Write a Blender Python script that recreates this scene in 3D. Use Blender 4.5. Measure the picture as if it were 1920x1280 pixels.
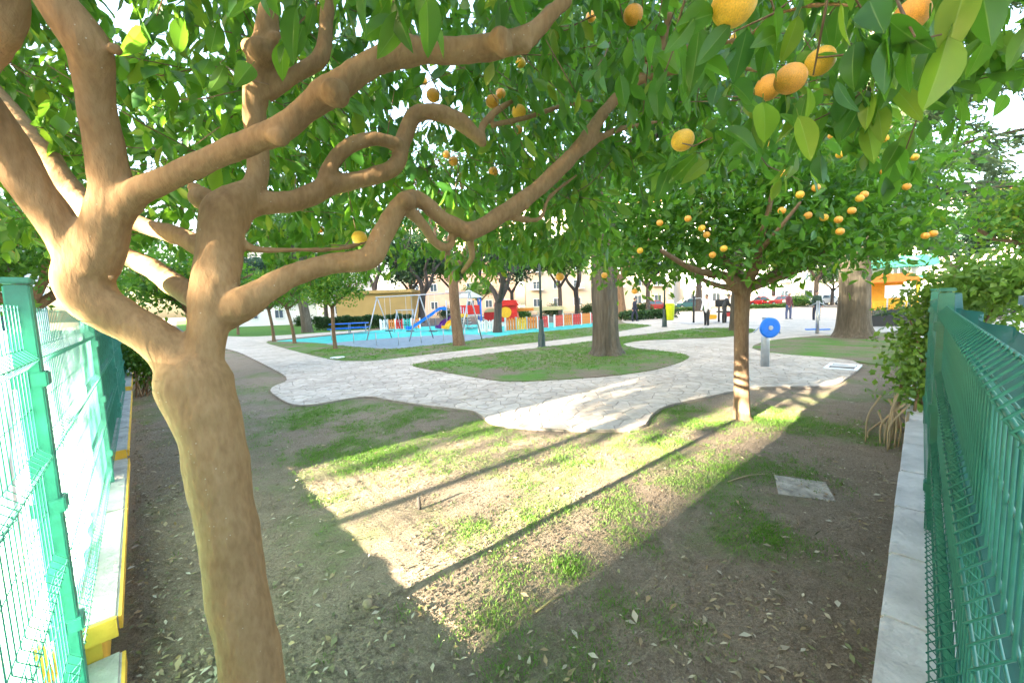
import bpy, bmesh, math, random
import numpy as np
from mathutils import Vector, Matrix, noise as mnoise
from mathutils.geometry import tessellate_polygon

random.seed(7)
RNG = np.random.default_rng(11)
SC = bpy.context.scene
COL = SC.collection
for o in list(bpy.data.objects):
    bpy.data.objects.remove(o)

# ------------------------------------------------------------------ camera
CAMH, FPX, PITCH, ROLL = 1.65, 750.0, 5.33, -2.0
camd = bpy.data.cameras.new('camera')
cam = bpy.data.objects.new('camera', camd)
COL.objects.link(cam)
camd.sensor_width = 36.0
camd.lens = 36.0 * FPX / 1920.0
camd.clip_start = 0.02
camd.clip_end = 2000
CM = Matrix.Rotation(math.radians(90 - PITCH), 3, 'X') @ Matrix.Rotation(math.radians(ROLL), 3, 'Z')
CAMP = Vector((0, 0, CAMH))
cam.matrix_world = Matrix.Translation(CAMP) @ CM.to_4x4()
SC.camera = cam

# ------------------------------------------------------------------ light
SUN_EL, SUN_AZ = 14.0, 50.0            # light travels towards azimuth 50 deg (clockwise from +Y)
SDIR = Vector((math.sin(math.radians(SUN_AZ)), math.cos(math.radians(SUN_AZ)), 0))   # travel, horizontal
SNRM = Vector((-SDIR.y, SDIR.x, 0))
sd = bpy.data.lights.new('sun', 'SUN')
sd.energy = 5.0
sd.angle = math.radians(0.5)
sd.color = (1.0, 0.87, 0.68)
sun = bpy.data.objects.new('sun', sd)
COL.objects.link(sun)
ce, se = math.cos(math.radians(SUN_EL)), math.sin(math.radians(SUN_EL))
sun.rotation_euler = Vector((SDIR.x * ce, SDIR.y * ce, -se)).to_track_quat('-Z', 'Y').to_euler()
W = bpy.data.worlds.new('World')
SC.world = W
W.use_nodes = True
nt = W.node_tree
sky = nt.nodes.new('ShaderNodeTexSky')
sky.sky_type = 'NISHITA'
sky.sun_disc = False
sky.sun_elevation = math.radians(SUN_EL)
sky.sun_rotation = math.radians(SUN_AZ + 180)
sky.air_density = 1.0
sky.dust_density = 3.0
sky.ozone_density = 0.2
bg = nt.nodes['Background']
bg.inputs[1].default_value = 0.05
nt.links.new(sky.outputs[0], bg.inputs[0])
SC.view_settings.view_transform = 'Standard'
SC.view_settings.look = 'None'
SC.view_settings.exposure = 5.0
SC.view_settings.gamma = 1.0
SC.view_settings.use_curve_mapping = False
SC.cycles.max_bounces = 8
SC.cycles.transparent_max_bounces = 24
SC.cycles.use_denoising = True


# ------------------------------------------------------------------ pixel <-> world helpers
def ray(px, py):
    return CM @ Vector(((px - 960) / FPX, (640 - py) / FPX, -1))


def at(px, py, D):                      # point on the pixel's sight line at forward distance D
    v = ray(px, py)
    return CAMP + v * (D / v.y)


def G(px, py, z=0.0):                   # point of the ground (or a level z) seen at the pixel
    v = ray(px, py)
    p = CAMP + v * ((z - CAMH) / v.z)
    return Vector((p.x, p.y, z))


CMI = CM.transposed()


def proj_np(P):                         # (N,3) -> px, py, depth along the view
    q = (P - np.array(CAMP)) @ np.array(CM)
    d = np.maximum(-q[:, 2], 1e-3)
    return 960 + FPX * q[:, 0] / d, 640 - FPX * q[:, 1] / d, -q[:, 2]


# ------------------------------------------------------------------ objects helpers
def link(o, parent=None):
    COL.objects.link(o)
    if parent is not None:
        o.parent = parent
    return o


def tag(o, label=None, cat=None, group=None, kind=None):
    if label: o['label'] = label
    if cat: o['category'] = cat
    if group: o['group'] = group
    if kind: o['kind'] = kind
    return o


def thing(name, label, cat, loc=(0, 0, 0), rz=0.0, group=None):
    o = bpy.data.objects.new(name, None)
    o.location = loc
    o.rotation_euler = (0, 0, rz)
    o.empty_display_size = 0.1
    link(o)
    return tag(o, label, cat, group)


def copy_tree(o, parent=None):
    c = o.copy()
    link(c)
    c.parent = parent
    for ch in list(o.children):
        copy_tree(ch, c)
    return c


def np_mesh(name, verts, faces_list, mats, smooth=True, tone=None, mat_idx=None):
    """faces_list: list of (M,k) int arrays."""
    me = bpy.data.meshes.new(name)
    verts = np.asarray(verts, dtype=np.float32)
    loops, starts, tot = [], [], 0
    for F in faces_list:
        F = np.asarray(F, dtype=np.int32)
        if not len(F): continue
        k = F.shape[1]
        loops.append(F.ravel())
        starts.append(tot + np.arange(len(F), dtype=np.int32) * k)
        tot += F.size
    loops = np.concatenate(loops)
    starts = np.concatenate(starts)
    me.vertices.add(len(verts))
    me.vertices.foreach_set('co', verts.ravel())
    me.loops.add(len(loops))
    me.loops.foreach_set('vertex_index', loops)
    me.polygons.add(len(starts))
    me.polygons.foreach_set('loop_start', starts)
    if smooth:
        me.polygons.foreach_set('use_smooth', np.ones(len(starts), dtype=bool))
    for m in (mats if isinstance(mats, (list, tuple)) else [mats]):
        me.materials.append(m)
    if mat_idx is not None:
        me.polygons.foreach_set('material_index', np.asarray(mat_idx, dtype=np.int32))
    if tone is not None:
        a = me.attributes.new('tone', 'FLOAT', 'POINT')
        a.data.foreach_set('value', np.asarray(tone, dtype=np.float32))
    me.update(calc_edges=True)
    me.validate()
    return me


class MB:
    """collects boxes, tubes, prisms, then links them as one mesh object"""
    def __init__(s):
        s.v, s.f, s.m, s.sm = [], [], [], []

    def add(s, verts, faces, mi=0, smooth=False):
        b = len(s.v)
        s.v += [tuple(v) for v in verts]
        for f in faces:
            s.f.append([b + i for i in f]); s.m.append(mi); s.sm.append(smooth)
        return s

    def box(s, c, d, rz=0.0, mi=0, M=None, bev=0.0):
        hx, hy, hz = d[0] / 2, d[1] / 2, d[2] / 2
        R = Matrix.Rotation(rz, 3, 'Z') if M is None else M
        if bev <= 0:
            vs = [Vector(c) + R @ Vector((x * hx, y * hy, z * hz)) for x in (-1, 1) for y in (-1, 1) for z in (-1, 1)]
            return s.add(vs, [(0, 1, 3, 2), (4, 6, 7, 5), (0, 4, 5, 1), (2, 3, 7, 6), (0, 2, 6, 4), (1, 5, 7, 3)], mi)
        bm = bmesh.new()
        bmesh.ops.create_cube(bm, size=1)
        for v in bm.verts: v.co = Vector((v.co.x * d[0], v.co.y * d[1], v.co.z * d[2]))
        bmesh.ops.bevel(bm, geom=bm.edges[:], offset=bev, segments=2, affect='EDGES')
        vs = [Vector(c) + R @ v.co for v in bm.verts]
        bm.verts.index_update()
        fs = [[v.index for v in f.verts] for f in bm.faces]
        bm.free()
        return s.add(vs, fs, mi)

    def tube(s, pts, rad, n=8, mi=0, caps=True, smooth=True):
        pts = [Vector(p) for p in pts]
        if not hasattr(rad, '__len__'): rad = [rad] * len(pts)
        rings, prev = [], None
        for i, p in enumerate(pts):
            t = (pts[min(i + 1, len(pts) - 1)] - pts[max(i - 1, 0)])
            t = t.normalized() if t.length > 1e-9 else Vector((0, 0, 1))
            if prev is None:
                a = t.cross(Vector((0, 0, 1)))
                if a.length < 1e-3: a = Vector((1, 0, 0))
            else:
                a = prev - t * prev.dot(t)
            a.normalize(); prev = a
            b = t.cross(a)
            rings.append([p + (a * math.cos(2 * math.pi * k / n) + b * math.sin(2 * math.pi * k / n)) * rad[i] for k in range(n)])
        vs = [v for r in rings for v in r]
        fs = []
        for i in range(len(pts) - 1):
            for k in range(n):
                fs.append((i * n + k, i * n + (k + 1) % n, (i + 1) * n + (k + 1) % n, (i + 1) * n + k))
        s.add(vs, fs, mi, smooth)
        if caps:
            b = len(s.v) - len(vs)
            s.f.append([b + k for k in range(n)][::-1]); s.m.append(mi); s.sm.append(False)
            e = b + (len(pts) - 1) * n
            s.f.append([e + k for k in range(n)]); s.m.append(mi); s.sm.append(False)
        return s

    def cyl(s, c, r, h, n=16, mi=0, axis='Z', r2=None):
        ax = {'X': Vector((1, 0, 0)), 'Y': Vector((0, 1, 0)), 'Z': Vector((0, 0, 1))}[axis] if isinstance(axis, str) else Vector(axis).normalized()
        c = Vector(c)
        return s.tube([c - ax * h / 2, c + ax * h / 2], [r, r if r2 is None else r2], n, mi)

    def ball(s, c, r, nu=12, nv=8, mi=0):
        if not hasattr(r, '__len__'): r = (r, r, r)
        vs = [(c[0], c[1], c[2] - r[2])]
        for j in range(1, nv):
            th = math.pi * j / nv
            for i in range(nu):
                ph = 2 * math.pi * i / nu
                vs.append((c[0] + r[0] * math.sin(th) * math.cos(ph), c[1] + r[1] * math.sin(th) * math.sin(ph), c[2] - r[2] * math.cos(th)))
        vs.append((c[0], c[1], c[2] + r[2]))
        fs = [(0, 1 + (i + 1) % nu, 1 + i) for i in range(nu)]
        for j in range(nv - 2):
            for i in range(nu):
                a, b = 1 + j * nu + i, 1 + j * nu + (i + 1) % nu
                fs.append((a, b, b + nu, a + nu))
        t = len(vs) - 1
        fs += [(t, 1 + (nv - 2) * nu + i, 1 + (nv - 2) * nu + (i + 1) % nu) for i in range(nu)]
        return s.add(vs, fs, mi, True)

    def prism(s, poly, z0, z1, mi=0, bottom=False):
        n = len(poly)
        vs = [(p[0], p[1], z1) for p in poly] + [(p[0], p[1], z0) for p in poly]
        tri = tessellate_polygon([[Vector((p[0], p[1], 0)) for p in poly]])
        fs = []
        for t in tri:
            a, b, c = (Vector((poly[i][0], poly[i][1], 0)) for i in t)
            fs.append(t if (b - a).cross(c - a).z > 0 else t[::-1])
        area = sum(poly[i][0] * poly[(i + 1) % n][1] - poly[(i + 1) % n][0] * poly[i][1] for i in range(n))
        for i in range(n):
            j = (i + 1) % n
            fs.append((n + i, n + j, j, i) if area > 0 else (i, j, n + j, n + i))
        return s.add(vs, fs, mi)

    def side_prism(s, prof, y0, y1, mi=0):
        """profile in x,z extruded along y"""
        n = len(prof)
        vs = [(p[0], y0, p[1]) for p in prof] + [(p[0], y1, p[1]) for p in prof]
        tri = tessellate_polygon([[Vector((p[0], p[1], 0)) for p in prof]])
        fs = [t for t in tri] + [tuple(n + i for i in t[::-1]) for t in tri]
        for i in range(n):
            j = (i + 1) % n
            fs.append((i, j, n + j, n + i))
        return s.add(vs, fs, mi)

    def mesh(s, name, mats):
        me = bpy.data.meshes.new(name)
        me.from_pydata(s.v, [], s.f)
        for m in (mats if isinstance(mats, (list, tuple)) else [mats]): me.materials.append(m)
        me.polygons.foreach_set('material_index', s.m)
        me.polygons.foreach_set('use_smooth', s.sm)
        bm = bmesh.new(); bm.from_mesh(me)
        bmesh.ops.recalc_face_normals(bm, faces=bm.faces[:])
        bm.to_mesh(me); bm.free()
        me.update()
        return me

    def build(s, name, mats, parent=None):
        return link(bpy.data.objects.new(name, s.mesh(name, mats)), parent)


def solid_remesh(o, voxel, smooth_it=4):
    """fuse overlapping tubes into one continuous skin"""
    m = o.modifiers.new('fuse', 'REMESH'); m.mode = 'VOXEL'; m.voxel_size = voxel; m.use_smooth_shade = True
    if smooth_it:
        k = o.modifiers.new('soft', 'SMOOTH'); k.iterations = smooth_it; k.factor = 0.5
    dg = bpy.context.evaluated_depsgraph_get()
    dg.update()
    me = bpy.data.meshes.new_from_object(o.evaluated_get(dg))
    old = o.data
    mats = list(old.materials)
    o.modifiers.clear()
    o.data = me
    if not len(me.materials):
        for x in mats: me.materials.append(x)
    me.polygons.foreach_set('use_smooth', np.ones(len(me.polygons), dtype=bool))
    bpy.data.meshes.remove(old)
    return o


def spline(pts, n=6):
    """Catmull-Rom through rows of numbers"""
    P = np.array([list(p) for p in pts], dtype=float)
    if len(P) < 3:
        t = np.linspace(0, 1, n + 1)[:, None]
        return P[0] * (1 - t) + P[-1] * t
    Q = np.vstack([2 * P[0] - P[1], P, 2 * P[-1] - P[-2]])
    out = []
    for i in range(1, len(Q) - 2):
        a, b, c, d = Q[i - 1], Q[i], Q[i + 1], Q[i + 2]
        for k in range(n):
            t = k / n
            out.append(0.5 * (2 * b + (c - a) * t + (2 * a - 5 * b + 4 * c - d) * t * t + (3 * b - a - 3 * c + d) * t ** 3))
    out.append(P[-1])
    return np.array(out)


def chaikin(poly, it=2):
    P = [np.array(p[:2], dtype=float) for p in poly]
    for _ in range(it):
        Q = []
        for i in range(len(P)):
            a, b = P[i], P[(i + 1) % len(P)]
            Q += [a * .78 + b * .22, a * .22 + b * .78]
        P = Q
    return [tuple(p) for p in P]


def inside(poly, X, Y):
    """even-odd test, vectorised"""
    X, Y = np.asarray(X), np.asarray(Y)
    r = np.zeros(X.shape, dtype=bool)
    n = len(poly)
    for i in range(n):
        x0, y0 = poly[i][:2]; x1, y1 = poly[(i + 1) % n][:2]
        if y0 == y1: continue
        c = ((y0 > Y) != (y1 > Y)) & (X < (x1 - x0) * (Y - y0) / (y1 - y0) + x0)
        r ^= c
    return r


def vnoise(X, Y, s, seed=0):
    return np.array([mnoise.noise(Vector((x * s + seed * 17.3, y * s - seed * 9.1, seed * 3.7))) for x, y in zip(np.ravel(X), np.ravel(Y))]).reshape(np.shape(X))


# ------------------------------------------------------------------ materials
def new_mat(name):
    m = bpy.data.materials.new(name)
    m.use_nodes = True
    n = m.node_tree.nodes
    return m, m.node_tree, n, m.node_tree.links, n['Principled BSDF']


def mat(name, c, rough=.6, metal=0.0, var=.12, scale=8.0, bump=0.0, bscale=40.0, spec=.4, coat=0.0):
    """plain painted or bare surface with mottling and fine relief"""
    m, t, n, l, p = new_mat(name)
    p.inputs['Roughness'].default_value = rough
    p.inputs['Metallic'].default_value = metal
    p.inputs['Specular IOR Level'].default_value = spec
    p.inputs['Coat Weight'].default_value = coat
    tc = n.new('ShaderNodeTexCoord')
    nz = n.new('ShaderNodeTexNoise'); nz.inputs['Scale'].default_value = scale; nz.inputs['Detail'].default_value = 6
    l.new(tc.outputs['Object'], nz.inputs['Vector'])
    rp = n.new('ShaderNodeValToRGB')
    e = rp.color_ramp.elements
    e[0].position, e[1].position = .3, .7
    e[0].color = (*[max(0, x * (1 - var)) for x in c], 1)
    e[1].color = (*[min(1, x * (1 + var)) for x in c], 1)
    l.new(nz.outputs[0], rp.inputs[0])
    l.new(rp.outputs[0], p.inputs['Base Color'])
    if bump:
        nb = n.new('ShaderNodeTexNoise'); nb.inputs['Scale'].default_value = bscale; nb.inputs['Detail'].default_value = 8
        l.new(tc.outputs['Object'], nb.inputs['Vector'])
        b = n.new('ShaderNodeBump'); b.inputs['Strength'].default_value = bump; b.inputs['Distance'].default_value = .02
        l.new(nb.outputs[0], b.inputs['Height']); l.new(b.outputs[0], p.inputs['Normal'])
    return m


def leaf_mat(name, cols, tcol, trans=.4, rough=.38):
    m, t, n, l, p = new_mat(name)
    at_ = n.new('ShaderNodeAttribute'); at_.attribute_name = 'tone'
    oi = n.new('ShaderNodeObjectInfo')
    ad = n.new('ShaderNodeMath'); ad.operation = 'ADD'
    l.new(at_.outputs['Fac'], ad.inputs[0]); l.new(oi.outputs['Random'], ad.inputs[1])
    fr = n.new('ShaderNodeMath'); fr.operation = 'FRACT'; l.new(ad.outputs[0], fr.inputs[0])
    rp = n.new('ShaderNodeValToRGB')
    rp.color_ramp.elements[0].color = (*cols[0], 1)
    rp.color_ramp.elements[1].color = (*cols[-1], 1)
    for i, c in enumerate(cols[1:-1]):
        e = rp.color_ramp.elements.new((i + 1) / (len(cols) - 1)); e.color = (*c, 1)
    l.new(fr.outputs[0], rp.inputs[0])
    rb = n.new('ShaderNodeAttribute'); rb.attribute_name = 'rib'
    rm = n.new('ShaderNodeMixRGB'); rm.inputs[2].default_value = (.30, .40, .12, 1)
    l.new(rb.outputs['Fac'], rm.inputs[0]); l.new(rp.outputs[0], rm.inputs[1])
    l.new(rm.outputs[0], p.inputs['Base Color'])
    p.inputs['Roughness'].default_value = rough
    p.inputs['Specular IOR Level'].default_value = .45
    tr = n.new('ShaderNodeBsdfTranslucent')
    mx = n.new('ShaderNodeMixRGB'); mx.blend_type = 'MIX'; mx.inputs[0].default_value = .5
    l.new(rp.outputs[0], mx.inputs[1]); mx.inputs[2].default_value = (*tcol, 1)
    l.new(mx.outputs[0], tr.inputs['Color'])
    ms = n.new('ShaderNodeMixShader'); ms.inputs[0].default_value = trans
    l.new(p.outputs[0], ms.inputs[1]); l.new(tr.outputs[0], ms.inputs[2])
    l.new(ms.outputs[0], n['Material Output'].inputs['Surface'])
    return m


def bark_mat(name, c1, c2, c3, sc=6, stretch=.25, bump=.5, dist=.015):
    m, t, n, l, p = new_mat(name)
    p.inputs['Roughness'].default_value = .85
    p.inputs['Specular IOR Level'].default_value = .2
    tc = n.new('ShaderNodeTexCoord')
    mp = n.new('ShaderNodeMapping'); mp.inputs['Scale'].default_value = (1, 1, stretch)
    l.new(tc.outputs['Object'], mp.inputs['Vector'])
    a = n.new('ShaderNodeTexNoise'); a.inputs['Scale'].default_value = sc; a.inputs['Detail'].default_value = 9; a.inputs['Roughness'].default_value = .6
    l.new(mp.outputs[0], a.inputs['Vector'])
    b = n.new('ShaderNodeTexNoise'); b.inputs['Scale'].default_value = sc * 7; b.inputs['Detail'].default_value = 6
    l.new(mp.outputs[0], b.inputs['Vector'])
    v = n.new('ShaderNodeTexVoronoi'); v.inputs['Scale'].default_value = sc * 5
    l.new(tc.outputs['Object'], v.inputs['Vector'])
    rp = n.new('ShaderNodeValToRGB'); e = rp.color_ramp.elements
    e[0].position, e[1].position = .3, .72
    e[0].color, e[1].color = (*c1, 1), (*c3, 1)
    k = e.new(.5); k.color = (*c2, 1)
    mx = n.new('ShaderNodeMath'); mx.operation = 'MULTIPLY_ADD'; mx.inputs[1].default_value = .45; 
    l.new(b.outputs[0], mx.inputs[0])
    h = n.new('ShaderNodeMath'); h.operation = 'MULTIPLY'; h.inputs[1].default_value = .55
    l.new(a.outputs[0], h.inputs[0]); l.new(h.outputs[0], mx.inputs[2])
    l.new(mx.outputs[0], rp.inputs[0])
    # pale lichen specks
    sp = n.new('ShaderNodeMath'); sp.operation = 'LESS_THAN'; sp.inputs[1].default_value = .10
    l.new(v.outputs['Distance'], sp.inputs[0])
    gate = n.new('ShaderNodeMath'); gate.operation = 'GREATER_THAN'; gate.inputs[1].default_value = .56
    l.new(a.outputs[0], gate.inputs[0])
    sg = n.new('ShaderNodeMath'); sg.operation = 'MULTIPLY'; l.new(sp.outputs[0], sg.inputs[0]); l.new(gate.outputs[0], sg.inputs[1])
    sg2 = n.new('ShaderNodeMath'); sg2.operation = 'MULTIPLY'; sg2.inputs[1].default_value = .5; l.new(sg.outputs[0], sg2.inputs[0])
    cm = n.new('ShaderNodeMixRGB'); l.new(sg2.outputs[0], cm.inputs[0]); l.new(rp.outputs[0], cm.inputs[1]); cm.inputs[2].default_value = (.5, .45, .36, 1)
    l.new(cm.outputs[0], p.inputs['Base Color'])
    bp = n.new('ShaderNodeBump'); bp.inputs['Strength'].default_value = bump; bp.inputs['Distance'].default_value = dist
    l.new(mx.outputs[0], bp.inputs['Height']); l.new(bp.outputs[0], p.inputs['Normal'])
    return m


def ground_mat(name, soil, soil2, green, glo, ghi, speck=True):
    """soil with moss / thin grass cover where a large noise is high"""
    m, t, n, l, p = new_mat(name)
    p.inputs['Roughness'].default_value = .95
    p.inputs['Specular IOR Level'].default_value = .15
    ge = n.new('ShaderNodeNewGeometry')
    def nz(s, d=6, r=.6):
        x = n.new('ShaderNodeTexNoise'); x.inputs['Scale'].default_value = s; x.inputs['Detail'].default_value = d; x.inputs['Roughness'].default_value = r
        l.new(ge.outputs['Position'], x.inputs['Vector']); return x
    a, b, c, f = nz(.9, 5), nz(5, 8, .7), nz(55, 6, .75), nz(170, 4, .7)
    s = n.new('ShaderNodeMixRGB'); l.new(b.outputs[0], s.inputs[0]); s.inputs[1].default_value = (*soil, 1); s.inputs[2].default_value = (*soil2, 1)
    fr = n.new('ShaderNodeValToRGB'); fe = fr.color_ramp.elements
    fe[0].position, fe[1].position = .36, .66; fe[0].color = (.35, .35, .35, 1); fe[1].color = (1.5, 1.5, 1.5, 1)
    gq = n.new('ShaderNodeMixRGB'); gq.inputs[0].default_value = .5; l.new(c.outputs[0], gq.inputs[1]); l.new(f.outputs[0], gq.inputs[2]); l.new(gq.outputs[0], fr.inputs[0])
    s2 = n.new('ShaderNodeMixRGB'); s2.blend_type = 'MULTIPLY'; s2.inputs[0].default_value = .8
    l.new(s.outputs[0], s2.inputs[1]); l.new(fr.outputs[0], s2.inputs[2])
    ad = n.new('ShaderNodeMath'); ad.operation = 'MULTIPLY_ADD'; ad.inputs[1].default_value = .35; l.new(c.outputs[0], ad.inputs[0]); l.new(a.outputs[0], ad.inputs[2])
    gr = n.new('ShaderNodeValToRGB'); e = gr.color_ramp.elements
    e[0].position, e[1].position = glo, ghi
    l.new(ad.outputs[0], gr.inputs[0])
    ma = n.new('ShaderNodeAttribute'); ma.attribute_name = 'moss'
    mm = n.new('ShaderNodeMath'); mm.operation = 'MULTIPLY_ADD'; mm.inputs[1].default_value = .85; mm.use_clamp = True
    mk = n.new('ShaderNodeMath'); mk.operation = 'MULTIPLY'; l.new(ma.outputs['Fac'], mk.inputs[0]); l.new(c.outputs[0], mk.inputs[1])
    mq = n.new('ShaderNodeMath'); mq.operation = 'MULTIPLY'; mq.inputs[1].default_value = 1.5; l.new(mk.outputs[0], mq.inputs[0])
    l.new(mq.outputs[0], mm.inputs[0]); l.new(gr.outputs[0], mm.inputs[2])
    gc = n.new('ShaderNodeMixRGB'); l.new(f.outputs[0], gc.inputs[0]); gc.inputs[1].default_value = (*[x * .55 for x in green], 1); gc.inputs[2].default_value = (*[x * 1.5 for x in green], 1)
    o = n.new('ShaderNodeMixRGB'); l.new(mm.outputs[0], o.inputs[0]); l.new(s2.outputs[0], o.inputs[1]); l.new(gc.outputs[0], o.inputs[2])
    out = o
    if speck:
        v = n.new('ShaderNodeTexVoronoi'); v.inputs['Scale'].default_value = 26; l.new(ge.outputs['Position'], v.inputs['Vector'])
        lt = n.new('ShaderNodeMath'); lt.operation = 'LESS_THAN'; lt.inputs[1].default_value = .09; l.new(v.outputs['Distance'], lt.inputs[0])
        o2 = n.new('ShaderNodeMixRGB'); l.new(lt.outputs[0], o2.inputs[0]); l.new(o.outputs[0], o2.inputs[1]); o2.inputs[2].default_value = (.26, .23, .19, 1)
        out = o2
    l.new(out.outputs[0], p.inputs['Base Color'])
    hs = n.new('ShaderNodeMath'); hs.operation = 'ADD'; l.new(c.outputs[0], hs.inputs[0]); l.new(b.outputs[0], hs.inputs[1])
    bp = n.new('ShaderNodeBump'); bp.inputs['Strength'].default_value = .9; bp.inputs['Distance'].default_value = .03
    l.new(hs.outputs[0], bp.inputs['Height']); l.new(bp.outputs[0], p.inputs['Normal'])
    return m


def cloth_mat(name, c, transp, transl=.5):
    """woven shade cloth: tiny holes let part of the light straight through"""
    m, t, n, l, p = new_mat(name)
    p.inputs['Base Color'].default_value = (*c, 1)
    p.inputs['Roughness'].default_value = .7
    tc = n.new('ShaderNodeTexCoord')
    nz = n.new('ShaderNodeTexNoise'); nz.inputs['Scale'].default_value = 5; nz.inputs['Detail'].default_value = 5
    l.new(tc.outputs['Object'], nz.inputs['Vector'])
    rp = n.new('ShaderNodeValToRGB'); e = rp.color_ramp.elements
    e[0].position, e[1].position = .3, .7
    e[0].color = (*[x * .75 for x in c], 1); e[1].color = (*[min(1, x * 1.25) for x in c], 1)
    l.new(nz.outputs[0], rp.inputs[0]); l.new(rp.outputs[0], p.inputs['Base Color'])
    tl = n.new('ShaderNodeBsdfTranslucent'); l.new(rp.outputs[0], tl.inputs['Color'])
    m1 = n.new('ShaderNodeMixShader'); m1.inputs[0].default_value = transl
    l.new(p.outputs[0], m1.inputs[1]); l.new(tl.outputs[0], m1.inputs[2])
    tp = n.new('ShaderNodeBsdfTransparent')
    m2 = n.new('ShaderNodeMixShader'); m2.inputs[0].default_value = transp
    l.new(m1.outputs[0], m2.inputs[1]); l.new(tp.outputs[0], m2.inputs[2])
    l.new(m2.outputs[0], n['Material Output'].inputs['Surface'])
    return m


M = {}
M['soil'] = ground_mat('soil_and_moss', (.20, .148, .098), (.37, .295, .215), (.11, .18, .04), .70, .92)
M['lawn'] = ground_mat('park_lawn', (.17, .135, .09), (.28, .225, .16), (.085, .20, .028), .56, .80)
M['green_lawn'] = ground_mat('green_lawn', (.07, .10, .03), (.09, .13, .03), (.07, .16, .025), .3, .55, False)
M['path'] = mat('path_mortar', (.29, .25, .21), .9, var=.25, scale=6, bump=.5, bscale=60)
M['bark'] = bark_mat('orange_tree_bark', (.19, .108, .048), (.27, .162, .075), (.345, .22, .11), 11, .4, .8, .010)
M['bark_small'] = bark_mat('thin_bark', (.10, .06, .035), (.19, .12, .07), (.28, .19, .115), 6, .25, .6)
M['bark_grey'] = bark_mat('grey_bark', (.045, .038, .026), (.10, .086, .062), (.19, .166, .125), 3, .12, .9, .05)
M['bark_dark'] = bark_mat('dark_bark', (.04, .036, .034), (.075, .066, .06), (.12, .105, .095), 3, .2, .6, .03)
M['leaf'] = leaf_mat('orange_leaf', [(.026, .095, .014), (.045, .15, .016), (.03, .115, .028), (.075, .20, .02), (.045, .135, .018), (.11, .23, .022), (.26, .30, .03)], (.27, .56, .03), .54, .36)
M['leaf_far'] = leaf_mat('park_leaf', [(.04, .11, .025), (.06, .15, .03), (.085, .18, .035), (.05, .12, .04)], (.18, .38, .05), .4, .5)
M['leaf_teal'] = leaf_mat('blue_green_leaf', [(.035, .085, .05), (.05, .11, .07), (.045, .09, .045)], (.10, .22, .09), .3, .55)
M['leaf_hedge'] = leaf_mat('hedge_leaf', [(.02, .06, .015), (.035, .09, .02), (.03, .07, .02)], (.08, .18, .03), .25, .5)
M['leaf_ivy'] = leaf_mat('ivy_leaf', [(.05, .14, .016), (.10, .21, .022), (.16, .27, .04), (.07, .17, .025)], (.30, .52, .05), .42, .45)
M['needle'] = leaf_mat('cedar_needles', [(.09, .16, .085), (.15, .22, .10), (.10, .16, .09)], (.24, .36, .14), .38, .6)  # pale greens raised to carry lens flare in the colour
M['blade'] = leaf_mat('grass_blades', [(.07, .18, .02), (.11, .25, .025), (.085, .21, .02), (.19, .29, .05), (.13, .27, .03)], (.2, .42, .03), .35, .5)
M['litter'] = leaf_mat('dry_leaves', [(.28, .18, .08), (.36, .28, .16), (.46, .41, .30), (.12, .085, .04), (.15, .17, .06), (.28, .20, .10)], (.3, .25, .1), .12, .6)
M['fruit'] = mat('orange_peel', (.80, .35, .04), .38, var=.18, scale=14, bump=.25, bscale=160, spec=.5)
M['fruit_pale'] = mat('ripening_peel', (.85, .46, .035), .38, var=.2, scale=14, bump=.25, bscale=160, spec=.5)
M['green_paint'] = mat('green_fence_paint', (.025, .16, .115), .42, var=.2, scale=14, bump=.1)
M['sunlit_green_paint'] = mat('sunlit_green_fence_paint', (.06, .27, .20), .45, var=.25, scale=14, bump=.1)  # left fence copy of the green, sunlight brightened into its colour
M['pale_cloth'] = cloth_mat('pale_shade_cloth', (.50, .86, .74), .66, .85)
M['sun_block_strip'] = cloth_mat('added_sun_block_strip', (.10, .33, .25), .0, .15)  # opaque strip added under the cloth to block low sun
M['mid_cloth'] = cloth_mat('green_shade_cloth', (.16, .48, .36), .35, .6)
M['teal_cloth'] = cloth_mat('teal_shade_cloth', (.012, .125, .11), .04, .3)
M['coping'] = mat('grey_coping', (.40, .37, .34), .9, var=.3, scale=5, bump=.8, bscale=30)
M['coping_pale'] = mat('pale_coping', (.55, .52, .50), .9, var=.22, scale=5, bump=.7, bscale=30)
M['yellow_paint'] = mat('yellow_wall_paint', (.70, .40, .05), .8, var=.2, scale=5, bump=.4, bscale=30)
M['concrete'] = mat('concrete', (.38, .36, .33), .9, var=.2, scale=4, bump=.6, bscale=40)
M['old_slab'] = mat('weathered_slab', (.30, .265, .215), .95, var=.45, scale=9, bump=.8, bscale=40)
M['pavement'] = mat('street_pavement', (.52, .46, .40), .9, var=.12, scale=2, bump=.3)
M['asphalt'] = mat('asphalt', (.055, .055, .058), .9, var=.2, scale=4, bump=.4)
M['dark_metal'] = mat('dark_green_iron', (.03, .055, .05), .5, var=.2, scale=9)
M['steel'] = mat('galvanised_steel', (.42, .46, .50), .4, .6, var=.12, scale=10)
M['blue'] = mat('blue_plastic', (.01, .17, .70), .35, var=.1, scale=6)
M['white'] = mat('white_paint', (.78, .78, .77), .5, var=.06)
M['cream'] = mat('cream_render', (.50, .43, .34), .9, var=.06, scale=1)
M['off_white'] = mat('off_white_render', (.55, .53, .50), .9, var=.06, scale=1)
M['pink'] = mat('pale_pink_render', (.52, .36, .28), .9, var=.06, scale=1)
M['ochre'] = mat('ochre_render', (.42, .29, .11), .9, var=.08, scale=1)
M['terracotta'] = mat('terracotta', (.45, .17, .08), .85, var=.2, scale=3)
M['window'] = mat('window_glass', (.06, .09, .12), .12, var=.1, spec=.7)
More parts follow.
